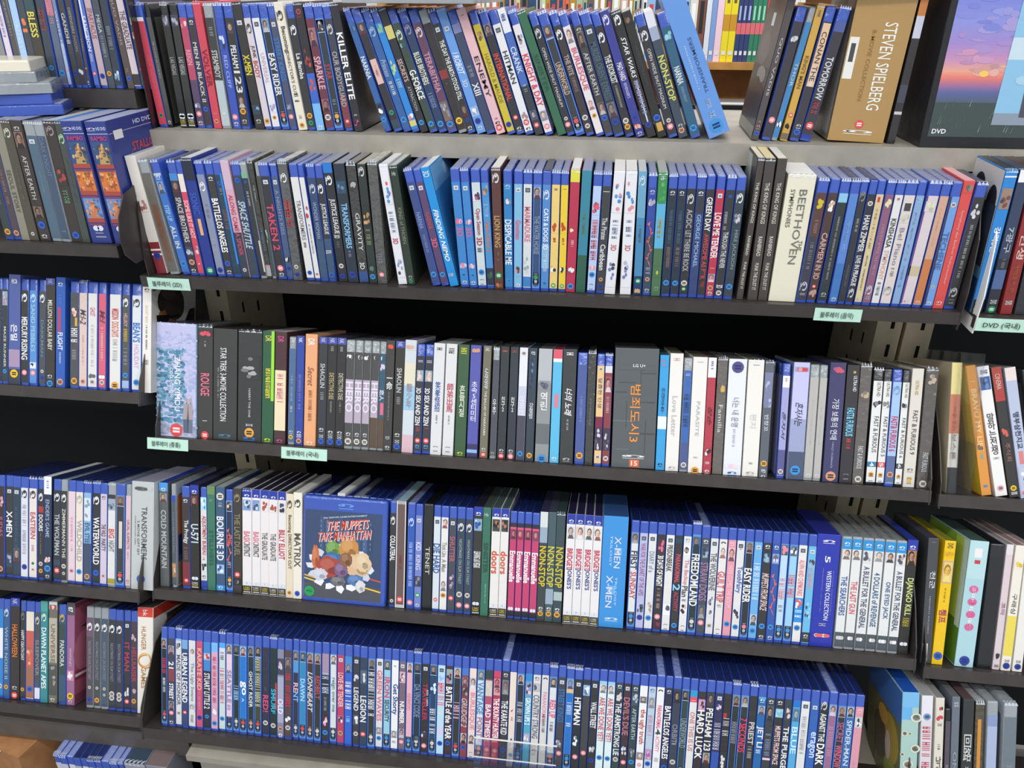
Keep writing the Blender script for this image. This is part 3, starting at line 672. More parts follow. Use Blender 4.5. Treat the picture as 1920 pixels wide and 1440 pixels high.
r3 = load('r3', '''
@280 5.5375
70 X 8aa8c4 T=445 t=ZHANG_YIMOU,f4f6fa,29,77,.14,.53 t=COLLECTION,f0f2f8,39,65,.075,.38 c=c0c2e4,0,100 Z o=r,94,1.5,.5 h=183 e=493 L=wide_pale_blue_painted_box
497 X 3c3a38 T=544 F=3c3a38,4,10,c45,d56 s=ddd,14,20,.1 t=ROUGE,e0708a,42,62,.6 s=eee,84,87,.3 o=r,97,.9 h=182 e=655
660 X 3a3a38 T=333 t=STAR_TREK_3-MOVIE_COLLECTION,e6e8e8,17,83,.26,.43 s=999,35,64,.08,.22 m=58a,96 h=178 e=910
920 X 343634 T=333 s=bbb,4,6,.3 F=343634,23,44,777,aaa s=ccc,46,50,.35 t=HARRY_THE_ONE,ccc,52,78,.09 t=3_DISC,eee,84,86,.3 o=o,92,1.1 m=37c,97 h=178 e=1170
1175 S 2c5a3c T=ccc c=9adf3c,0,62,.75,1 t=DR,e0dc5a,4,9,.5 s=e8e04a,33,60,.4 t=도니_다코,e8e44a,34,60,.45 m=dd3,97 h=178 e=1300
1308 S 4a2c2e T=ddd c=ecdcb8,34,88 t=DR,e0589c,4,9,.5 F=ecdcb8,34,60,c99,dba s=d4456a,38,66,.5 c=4a3030,89,100 m=c5a,97 h=178 e=1430 L=dark_red_and_cream_sleeve
1447 C 4a6a94 s=bcd,13,15,.6 s=9ab,36,60,.3 s=ccd,64,70,.3 m=ccc,88 o=y,93,.9 e=1522
1533 S 2f46a0 T=334 t=NK,eef,2,6,.5 s=88b,35,60,.35 s=99c,62,68,.3 m=ddd,88 t=DVD,ddd,90,93,.6 o=t,96 e=1614
1622 S eba878 T=b9a080 t=DR,f4f0ec,4,10,.55 i=Secret,8a5a44,29,46,.5 s=9a6a4c,50,78,.3 m=f4ece4,97 h=177 e=1748 L=peach_orange_sleeve
@580 5.5375
98 S 34363c T=445 c=4650a8,0,6 t=NK,ccd,1,5,.5 t=SHAOLIN,bbb,24,46,.55 s=999,50,58,.4 m=ddd,84 t=DVD,ddd,89,92,.5 o=b,95
190 S 2e2c2c T=445 c=4650a8,0,6 t=NK,ccd,1,5,.5 s=aaa,8,13,.3 t=DETECTIVE_DEE,c8b880,32,56,.5 s=998,58,70,.2 m=ddd,86 t=DVD,ddd,89,92,.5 o=b,95
288 S 2e2c2c T=445 c=4650a8,0,6 t=NK,ccd,1,5,.5 s=aaa,8,13,.3 t=DETECTIVE_DEE,d0c8b0,32,56,.5 s=998,58,70,.2 m=ddd,86 t=DVD,ddd,89,92,.5 o=b,95
385 C 4a4848 c=b8a8b8,36,76 F=4a4848,14,17,eee,4a4848 t=HERO,e4dcec,38,66,.85 m=ddd,86 o=w,93,1.1 
480 C 4a4848 c=b8a8b8,36,76 F=4a4848,14,17,eee,4a4848 t=HERO,e4dcec,38,66,.85 m=ddd,86 o=w,93,1.1
565 C 4a4848 c=b8a8b8,36,76 F=4a4848,14,17,eee,4a4848 t=HERO,e4dcec,38,66,.85 m=ddd,86 o=w,93,1.1
648 C 4a4848 c=b8a8b8,36,70 F=4a4848,14,17,eee,4a4848 t=HERO,e4dcec,38,66,.85 c=5c4838,70,98 L=clear_case_with_brown_foot
733 C 34586c F=34586c,14,17,eee,34586c F=557,20,27,ccd,ebc t=恋人,dde,44,54,.7 c=e06a80,56,67,.3,.8 c=5c4838,70,98
805 S 3e3c3c T=555 F=3e3c3c,3,8,d53,e75 v=一命,eee,33,44,.75 s=888,46,72,.2 t=3D,ccc,86,89,.5 m=ddd,96 e=893
900 S 34322e T=445 c=4650a8,0,6 t=NK,ccd,1,5,.5 t=SHAOLIN,bbb,24,46,.55 s=999,50,58,.4 m=ddd,84 t=DVD,ddd,89,92,.5 o=b,95
998 S cfd6dc T=879 F=cfd6dc,4,9,d9b090,c9a894 c=e0d8c0,20,40 c=9cc4dc,40,62 c=d8b4c0,84,100 v=龍少年,9a8a94,38,60,.5 e=1118 h=176
1122 B 36363a s=ccd,15,19,.6 F=9aa,24,34,dba,ecc t=3D_SEX_AND_ZEN,eee,40,74,.6,.4 s=b34a50,76,80,.5 o=r,88 m=5ad,93
1207 B 36363a s=ccd,15,19,.6 F=9aa,24,34,dba,ecc t=3D_SEX_AND_ZEN,eee,40,74,.6,.4 s=b34a50,76,80,.5 o=r,88 m=5ad,93
1298 S dcdcdc T=bbb s=3a3a3a,4,10,.5 v=笑拳怪招,3a50a0,34,61,.5 s=888,64,73,.15 k e=1415 L=white_blue-lettered_sleeve
1423 S dcdcdc T=bbb s=3a3a3a,4,10,.5 v=師弟出馬,c03a58,35,61,.6 s=888,64,73,.15 k e=1540
1552 S 3a5a3c T=333 s=e0d83c,3,9,.55 v=흔들시절,dfe8d0,36,64,.5 m=cd4,97 e=1668
1678 S 5658a8 T=445 F=5658a8,2,7,d89080,c97 v=초속5센티미터,e6e6f4,32,68,.55 c=3a3460,88,100 c=8ab8e8,93,96 e=1790
@880 5.5375
147 S 75705e T=334 t=NK,ddd,2,5,.5 i=나라야마,eee,20,38,.5 t=THE_BALLAD_OF_NARAYAMA,e6e4dc,40,80,.3 m=ccc,92 o=r,97,1 e=232
250 C 4c4e58 v=우주,ddd,46,60,.55 m=aaa,95 e=320 L=clear_case_with_vertical_white_script
330 S 30353a T=555 s=c65c28,3,6,.6 v=친구2,e4e4e4,44,57,.45 m=ccc,92 o=r,97 e=420
428 S 303840 T=555 s=a84c3c,3,6,.6 v=친구2,e4e4e4,44,57,.45 m=ccc,92 o=p,97 e=517
525 S c8cadc T=555 o=w,5,.9 c=e4e4ee,0,34 c=4a4858,60,100 t=광미인,e8e8ee,42,60,.6 o=c,94 e=613
622 S 34404c T=345 t=87,ddd,3,6,.5 F=345,8,36,58a,235 v=강철범,dcdce0,48,62,.5 o=o,95 e=710
722 S 8e9294 T=666 c=b4b8bc,0,30 F=8e9294,28,36,556,667 v=역린,f0f0f0,38,54,.5 c=6a6e70,66,84 o=c,97,.9 e=868
875 S 5cb8e0 T=845 c=e05a6c,0,8 c=eee,8,11 c=d88090,39,51,.3,.75 m=def,96 e=973 L=aqua_blue_sleeve
978 S 3a3c3c T=334 s=eee,3,9,.5 i=너의_노래,e8e8e8,34,58,.55 s=bbb,60,72,.15 m=bbb,96 e=1122 h=175
1130 B 4a5c98 s=ccd,15,17,.6 s=8894c8,39,64,.25 o=o,92 
1238 W 3c3c38 T=666 s=7a7a78,40,66,.2 e=1325 h=173
1332 B eac284 o=w,14,.8 t=달콤한_인생,4a5a7a,22,48,.5 c=7a2440,56,76 F=434,66,86,ccd,556 o=w,92
1415 B 8a3c44 c=ddd,11,17 p=20,34,a56 s=d8b0b0,38,54,.4 F=434,66,86,ccd,556 o=w,93 e=1500
1520 X 585c5f T=444 F=585c5f,14,18,585c5f,585c5f c=484b4e,28,29,.1,.5 c=484b4e,44,45,.5,.95 c=6a6e70,60,61,0,.5 c=484b4e,70,71.5,.6,1 t=범죄도시3,f0943c,30,78,.24,.5 H2=LG_U+,f0f0f0,13,15.5,.42,.7 m=e8e8e8,90 c=e8703a,93,99,.42,.64 H2=15,fff,94,98,.46,.6 c=484b4e,20,21,.6,.95 c=484b4e,36,37,.05,.3 c=6a6e70,84,85,.1,.4 c=484b4e,18,40,.6,.615 c=484b4e,44,66,.3,.315 c=484b4e,60,88,.75,.765 h=181 e=1978 L=wide_cracked_grey_box
@1180 5.5375
325 S 3aa0dc T=478 F=3aa0dc,4,10,e55,3aa0dc v=안녕우주,2a3a60,28,50,.4 c=e8eef4,53,64 m=224,95 e=422
430 S ece8e2 T=776 s=e0b4b0,4,9,.5 t=Love_Letter,b9b9b9,36,70,.4 m=bbb,97 h=177 e=568
575 C 3a66b0 s=bcd,14,17,.5 s=25406a,32,62,.65 c=4a5a90,74,98 o=w,94
667 S ece8e2 T=776 s=bba,4,7,.4 t=PARASITE,b4b4b4,38,68,.25 s=bbb,86,90,.3 o=o,98,.8 e=820 L=white_sleeve_with_thin_grey_capitals
825 S b43c4c T=555 c=eceaea,0,17 s=4a64a8,3,11,.3 i=장손,3a2a2c,42,58,.5 F=b43c4c,78,85,eee,333 s=eee,90,93,.5 m=eee,98 e=915
925 W 66605a T=aaa t=Familia,ccc,40,64,.4 F=66605a,22,30,da4,ca6 h=174 e=1030
1040 S e6e8f2 T=666 o=534a80,7,1.2 t=너는_내_운명,8a8490,33,58,.4 s=b9b4c8,60,76,.15 F=e6e8f2,90,94,ecd,edd m=26a,98 e=1230
1243 S ece8e0 T=776 s=a0a4c0,4,9,.4 t=편지,ccc,46,58,.4 s=888,88,91,.25 m=aaa,97 e=1410
1418 S 5c626a T=557 F=7a80a0,14,40,b0b4d0,8088b0 c=7a80a0,10,38 t=반창꼬,dcdcec,46,60,.5 o=o,88,1.1 t=87,eee,93,96,.5 m=ccc,99 e=1512
1530 K 222 y=34 e=1590
1605 B a4a4d4 c=eee,11,21 c=5a5a90,75,97 s=d89,13,17,.3 i=혼자서,333,42,66,.5 o=w,94 e=1690
@1460 5.144
152 S 9ca4c8 T=333 F=9ca4c8,4,8,c44,d9a c=c4c4ec,0,48 c=4a5670,76,100 i=혼자사는,334,34,54,.5 o=c,92 e=310 L=lavender_sleeve_with_dark_script
315 C b8b4b0 s=c4c0bc,30,70,.1 m=ddd
410 C b8b4b0 s=c4c0bc,30,70,.1 m=ddd e=490
505 S 3e3c66 T=445 F=3e3c66,3,9,c56,a58 t=가장_보통의_연애,e4e4ec,30,64,.45 t=CRAZY_ROMANCE,a8a8c8,66,88,.12 o=t,95 e=660 h=176
670 S 343036 T=333 c=c9a23c,5,7,.5,.7 t=ULTRA_HD,f0f0f0,9,22,.28,.68 t=FAST&_FURIOUS,7cd0f0,36,60,.6 s=d8504c,62,72,.35 k s=ccc,97,99,.5 e=795
800 W 625c58 T=ccc t=FAST_&_FURIOUS,d8dce0,68,87,.45 F=625c58,20,30,ba8,877 o=w,96,.9 h=175 e=912
925 K e4e4e2 t=ULTRA_HD,6a6034,12,24,.35,.6 F=e4e4e2,27,34,333,889 t=FAST_&_FURIOUS,4a4a50,41,72,.45,.6 c=2f7ea4,80,84.5 t=4,fff,80.4,84,.4 k o=o,91,.8 s=666,96,97
1028 K e4e4e2 t=ULTRA_HD,6a6034,12,24,.35,.6 F=e4e4e2,27,34,888,ccc t=FAST_&_FURIOUS_5,4a4a50,41,75,.45,.6 c=d8554c,80,84.5 t=5,fff,80.4,84,.4 k o=o,91,.8 s=666,96,97 L=white_case_with_red_square
1113 B a4c4e8 l=7aa0d0,18 c=5a6a98,74,97 t=FAST&_FURIOUS_6,c43a5c,40,70,.7 o=t,90 k
1207 K e4e4e2 t=ULTRA_HD,6a6034,12,24,.35,.6 F=e4e4e2,27,34,333,889 t=FAST_&_FURIOUS_6,4a4a50,41,75,.45,.6 c=3c4444,80,84.5 t=6,fff,80.4,84,.4 k o=o,91,.8 s=666,96,97 e=1282
1300 S ddd6cc T=887 t=ULTRA_HD,b89a34,10,22,.3 t=FAST_&_FURIOUS_9,4a4440,35,72,.42,.55 m=777,85 k c=d8b45c,91,96,.3,.7 e=1415
1430 W 5a5450 T=ccc t=FAST_FURIOUS,c8ccd4,70,86,.45 F=5a5450,4,14,ba9,987 o=w,96,.9 h=175 e=1550
''', 'on the third middle shelf')

r2 = load('r2', '''
@220 4.966 250 260
72,370 S e8e0d6 T=ddd F=e8e0d6,34,46,a66,b88 c=8a2a34,72,100 c=eee,78,79.5 c=eee,82,83.5 o=n,84 e=175,480 h=176 L=white_and_dark_red_sleeve
185,490 C 6a6660 c=7a5240,38,88,.2,.7 s=a64,46,60,.2 e=278,605
290,605 B 3f74c4 c=b8ccdc,11,13 b p=18,28,8ad t=STEP_UP,9ce,38,52,.55 t=ALL_IN,ddd,56,76,.55 o=c,90
445,680 B 38303c c=48c,11,17 p=17,27,433 t=SPACE_BROTHERS,ccc,31,70,.6 F=445,74,82,9ab,ccd o=t,88 m
530,760 B d2485c c=ece0d4,11,26 t=SOME_LIKE_IT_HOT,fcc,33,66,.75 F=d2485c,72,82,ecc,b66 o=r,89,.7
590,830 S 22388c c=23283c,0,18 T=ddd t=SONIC,3a5cc0,28,46,.6 c=e8b078,50,64,.35,.65 o=G,95 e=690,932 h=175 L=deep_blue_blue-lettered_sleeve
705,935 B 8890a8 l=eee,21 s=99a,36,50,.4 s=bbc,66,78,.4 o=n,94
790,1010 B 3c3834 b t=BATTLE:LOS_ANGELES,fff,31,78,.8 o=b,88 m
870,1085 B 2a4050 c=2f8ae0,10,88,.72,.94 s=9ab,22,28,.3 s=866,40,58,.5 o=b,18,.7
950,1165 S d8a8b8 T=bbb c=d0b4c8,0,24 c=34404c,60,100 t=ALONG_CAME_A_SPIDER,c05068,28,80,.55 o=w,93,.7 e=1035,1240
1040,1242 B 384450 o=b,15,.8 i=SPACE_SHUTTLE,bcd,32,74,.8
1125,1335 C 303438 c=7ab08c,8,13 s=ccc,24,38,.3 c=d8d4d0,66,94,.75,.95 o=b,16,.6
1200,1395 W 3c3c36 T=aaa s=ccc,20,34,.2 s=7a8cc8,56,78,.35 c=c88,88,90 c=aaa,90,98
1262,1440 C 484840 F=484840,52,70,8a9,cdc c=3c4a50,74,97
1300,1495 B 333238 f t=TAKEN_2,d0486a,34,74,.75 o=p,90 m
1400,1580 B 46587c f t=A_NIGHTS_KISS,8898b8,22,60,.45 F=456,78,86,ddd,222 o=n,90
@520 4.8 260 240
0,150 W 585858 T=ddd l=ddd,13 s=d4444c,28,56,.65 o=w,88,.7 o=n,95,.8 e=85,258 h=174 L=film-wrapped_red-titled_case
92,265 B e2e0dc s=666,16,17 t=TRANSFORMERS,6a6a78,30,64,.5 s=777,66,72,.3 o=b,93,.8
172,342 B e2e0dc s=666,16,17 F=e2e0dc,34,46,b34,c56 s=99a,50,78,.25 o=t,94,.7
250,392 B 34486c l=ccd,20 t=WONDER_WOMAN,99a8c8,31,62,.45 c=3c5470,64,97
328,465 B 323338 l=eee,20 t=JUSTICE_LEAGUE,ddd,32,58,.75 c=3c5470,62,97 t=ROYAL,ddd,72,75,.8 o=b,94
398,553 S 2c2e34 c=2478d0,0,8 T=99a l=eee,14 t=JUSTICE_LEAGUE,ddd,29,58,.7 t=3D,ddd,59,62,.6 s=888,65,72,.3 o=w,86,.8 o=n,95,.9 e=492,635
500,640 S 2a3440 T=99a F=34506c,14,24,68a,345 t=TRANSFORMERS,8cc4ec,32,70,.55,.55 s=99b,72,80,.25 o=n,93 e=600,735
612,740 W 3c3a38 T=777 F=3c3a38,14,20,ddd,aaa t=GRAVITY,d0d4d0,40,72,.45,.6 t=3D,eee,82,88,.5 c=34508c,90,99 h=174 e=702,825
712,830 S 2c3432 T=b9b4a8 l=ccc,6 F=2c3432,34,50,c9a070,b08050 s=9aa878,53,68,.5 F=2c3432,84,90,5a7a6c,5a7a6c o=c,94 e=797,903
805,905 W 565654 T=d0ccc0 s=888,40,60,.2 s=99a,74,82,.4 o=p,92,.8 h=176 e=895,1015
907,1090 S e6e6ea T=eee s=555,3,5,.5 F=e6e6ea,7,32,5a9ad8,e0605c,4a8acc s=8a98b8,38,56,.5 t=3D,c04050,60,65,.6 F=e6e6ea,72,94,8a98b8,445,b0b8d0 h=174 e=990,1172
1003,1175 S 2c3a2e T=c8ccc4 H t=KING_of_THORN,8a8a74,34,64,.5 m=aaa,93 o=g,97,.8 h=173 e=1083,1240 L=dark_green_sleeve_beside_the_gap
1115,1395 B 3a4c84 f t=NARNIA,8a9ccc,36,50,.5 s=8a9ccc,55,72,.3 o=c,90
1198,1475 B 5c4468 f t=NARNIA,a8505c,36,50,.55 t=3D,d8607c,58,66,.7 o=c,90
1275,1555 S 2090d8 T=eee t=3D,cdf,3,8,.7 i=FINDING_NEMO,f4f4f8,34,78,.55 F=2090d8,88,92,58b,9ac h=174 e=1358,1640
@820 4.5 260 280
103,195 B 3c84c8 f F=3c84c8,40,46,e06a90,d8d8f0 t=3D,d8688c,48,56,.6 F=3c84c8,78,84,d890a8,c8d0e8 o=c,89,.8 m L=first_upright_case_after_the_gap
187,272 B 3c84c8 f F=3c84c8,40,46,e06a90,d8d8f0 t=3D,d8688c,48,56,.6 F=3c84c8,78,84,d890a8,c8d0e8 o=c,89,.8 m
275,343 B c8d8dc F=dde,18,26,c4607c,445 t=Open_Season,b44c58,32,54,.6 t=3D,b02c3c,56,63,.6 s=556,65,70,.5 o=c,86 k
360,420 B 4890cc F=4890cc,12,22,c97,864 s=a8d0f0,28,40,.5 t=Open_Season_2,d87c30,42,68,.65 c=26303c,82,97 F=26303c,84,92,465,354
453,485 S 5c3a34 T=f0ece4 l=ddd,8 t=LION_KING,c09a60,38,64,.65 s=a88860,68,76,.2 o=G,88 F=5c3a34,94,99,b87848,8a5030 e=545,560
553,570 B 2f80bc F=2f80bc,22,28,ddd,889 t=DESPICABLE_ME,eaf0f4,40,78,.75 m=bdf,13 o=c,92,.6
645,643 B 80b8dc f t=Gnomeo,d8607c,40,56,.6 F=80b8dc,78,88,444,d88 m=eee
725,717 B d8dcdc f t=MARMADUKE,d4788c,29,58,.65 F=d8dcdc,70,86,9aa,c8ccd0 c=3c80c0,88,97 
810,793 B 344c74 u=g p=13,22,ccc t=THE_WATER_HORSE,8898a8,36,68,.6
888,868 B 5088c8 l=dde,19 c=88b8e0,60,80 t=CATS_&_DOGS_3D,f0f4fa,30,64,.55 s=def,66,84,.4 o=c,93,.8
966,940 B eccc78 s=776,14,16,.4 F=eccc78,40,50,c4482c,c4482c s=c4482c,54,60,.3 F=eccc78,78,84,333,eee o=G,95,.8
1045,1017 B ecca34 s=776,14,16,.4 F=ecca34,40,50,c4482c,c4482c s=c4482c,54,60,.3 F=ecca34,78,84,333,eee o=G,95,.8 L=bright_yellow_case
1125,1082 S b83450 c=dcd84a,0,9.5 T=eee F=b83450,42,54,e8e4b0,b83450 s=ecc,56,64,.3 F=b83450,78,84,eee,333 o=c,95 e=1215,1160
1222,1166 S 38849c c=2c5c48,68,100 T=99b s=7a9a5c,34,52,.3 e=1308,1245
1320,1258 B b8ccec F=b8ccec,22,34,556,d56 s=d0505c,38,74,.65 F=ccd,76,80,d99,ecd o=c,84 k
1400,1335 B 3c3e3c s=ccc,15,18,.7 t=The_Pirates,ccc,36,54,.6 t=Caribbean,ddd,58,80,.6 o=t,88,.7 o=n,94,.8
@1120 4.236 260 280
133,55 S e6e6ea T=f0ece8 s=555,3,5,.5 F=e6e6ea,7,32,5a9ad8,e0909c,4a8acc s=8a98b8,38,54,.5 t=3D,c04050,58,63,.5 F=e6e6ea,70,94,7a80b0,445,b0b8d0 e=225,143 h=173 L=left_twin_white_splashed_sleeve
228,178 S e6e6ea T=f0ece8 s=555,3,5,.5 F=e6e6ea,7,32,5a9ad8,e0909c,4a8acc s=8a98b8,38,54,.5 t=3D,c04050,58,63,.5 F=e6e6ea,70,94,7a80b0,445,b0b8d0 e=322,268 h=173
328,285 S 4888b4 c=6ca4c4,0,36 c=243c6c,84,100 T=ccc l=cde,7 s=6a7c90,42,56,.4 o=G,88 F=243c6c,94,99,c9a070,d8b890 e=403,350
410,355 B 3048a0 c=34485c,50,97 b=ccd F=3048a0,18,26,ccc,aab z s=bbc,76,82,.5 o=t,86,.8 m=ccc
487,425 S 3c8c50 c=5cb0d8,22,78 c=4c7050,60,100 T=aaa t=Hb,dde,3,6,.5 F=3c8c50,6,24,3ca050,6cb060 s=c8b03c,36,52,.5 F=4c7050,74,84,c8c83c,4c7050 m=8a8,93 e=565,500
572,503 B 26303c b=ddd s=5a7a98,28,56,.35 s=98807a,58,76,.4 o=c,88
648,575 B 26303c b=ddd s=5a7a98,28,56,.35 s=98807a,58,76,.4 o=c,88
722,645 B 303034 l=ccc,19 t=AC/DC,aaa,27,42,.6 t=LET_THERE_BE_ROCK,aaa,44,78,.6 o=w,88 o=G,93,.7
800,718 B 344474 b c=343844,11,30 t=GEORGE_MICHAEL,9cc0ec,31,74,.45
880,790 B 38302e t=GREEN_DAY,eee,17,44,.7 t=AWESOME_AS_F**K,c84858,46,84,.6 s=b55,86,92,.4
960,855 B bc3448 f t=LOVE_ME_TENDER,f4ecec,29,66,.8 s=ecc,74,78,.5 p=79,86 o=t,91 m
1040,922 B 303236 o=b,16,.5 s=bbb,28,44,.3,.3 t=THROUGH_THE_NEVER,ccc,44,74,.55 t=3D,ddd,88,91,.7 o=w,95,.9
1120,998 B 344048 l=ddd,17 F=344048,27,38,ccc,889 t=HIRE_JACKSON,889c9c,42,74,.5 o=c,89 e=1200,1070 L=case_beside_three_tall_brown_volumes
1262,1105 X 48403c T=dcd4b8 t=THE_KING_OF_KINGS,dcd8cc,16,44,.42 t=RAINBREAD,dcd8cc,53,67,.4 t=FUNK_THE_DUST_IT,dcd8cc,72,92,.38 h=195 d=140 e=1318,1185
1322,1190 X 48403c T=dccc98 t=THE_KING_OF_KINGS,dcd8cc,16,44,.42 t=RAINBREAD,dcd8cc,53,67,.4 t=FUNK_THE_DUST_IT,dcd8cc,72,92,.38 h=195 d=140 e=1416,1268
1420,1275 X 48403c T=dcd8cc t=THE_KING_OF_KINGS,dcd8cc,16,44,.42 t=RAINBREAD,dcd8cc,53,67,.4 t=FUNK_THE_DUST_IT,dcd8cc,72,92,.38 h=195 d=140 e=1500,1350
@1460 4 260 290
74,-76 X e6e0ca T=f4f2ee t=BEETHOVEN,74746a,11,69,.28,.62 t=SYMPHONIES,5c5c50,11,40,.16,.25 t=THE,5c5c50,50,58,.14,.82 s=888,3,6,.3 s=777,90,93,.4 h=175 e=303,124 L=broad_cream_box
308,126 B 3a3a48 c=5a3c34,11,45 F=5a3c34,14,24,d0b838,e0cc50 s=a88,32,44,.3 s=99a,50,74,.3 l=bbc,86 s=bbb,92,96
403,205 B 4c3634 F=4c3634,15,26,d0b090,eee t=CARMEN,c8a4a0,42,66,.6 t=IN_3D,c8a4a0,68,80,.6 o=r,86,.6 F=4c3634,88,96,a88,b98
480,288 B 2c3436 c=8cc4e4,11,18 s=aaa,28,80,.2 m=bbb,92
558,370 B 5884cc c=4074b8,66,97 s=99b8e4,32,58,.3 m=cde
632,440 B 30343a l=888,13 s=bbb,30,42,.3 s=778,66,86,.2
700,498 B 303038 o=w,18,1 t=HANS_ZIMMER,e0e0e0,27,56,.75 t=LIVE_IN_PRAGUE,e0e0e0,59,84,.65 l=ccc,90
762,563 B d8c498 c=c33,13,17,.3,.6 s=b8a078,22,54,.3 s=887,58,88,.2 m=ccc
832,622 B 8c5c78 F=8c5c78,13,22,cca,dda s=c8a0b4,34,76,.3 l=ccc,87 s=bbb,92,96
905,687 B e2e0dc o=e8b0a8,14,.6 t=KINSHASA,484848,29,52,.6 t=SYMPHONY,d8a898,54,78,.6 s=889,80,92,.4 L=white_black-and-orange_titled_case
975,752 B dcd0cc c=444,17,23,.25,.8 F=dcd0cc,24,32,bba,ccb t=Bel_Piano,889,36,66,.4 s=99a,68,76,.3 l=aaa,87
1068,842 B 88a8d0 b=ace s=a0b8d0,24,64,.3 s=7a9cc8,66,84,.3
1150,905 B d8ccd0 c=7c3878,11,97,.06,.16 c=c8b898,66,74 F=d8ccd0,15,23,ddb,bb9 m=dcd
1250,1000 B d0a48c c=c87c48,60,97 s=e0b8a0,20,50,.1 m=ecc
1325,1080 B 709cdc c=3a302c,11,97,.06,.2 o=w,17,.8 t=TECHENE,4868a0,38,68,.6 o=w,82,.5 m
1405,1155 S d8504c T=f0b0b4 F=d8504c,2,9,887,665 t=Symphony_des_Berliner_Philharmoniker,ecb0a8,22,80,.3 m=ecc,95 e=1502,1235
1510,1240 B 343436 F=343436,15,28,ddd,ccc s=bbb,32,76,.25 l=bbb,86 s=999,92,97 e=1600,1325
''', 'on the second middle shelf')

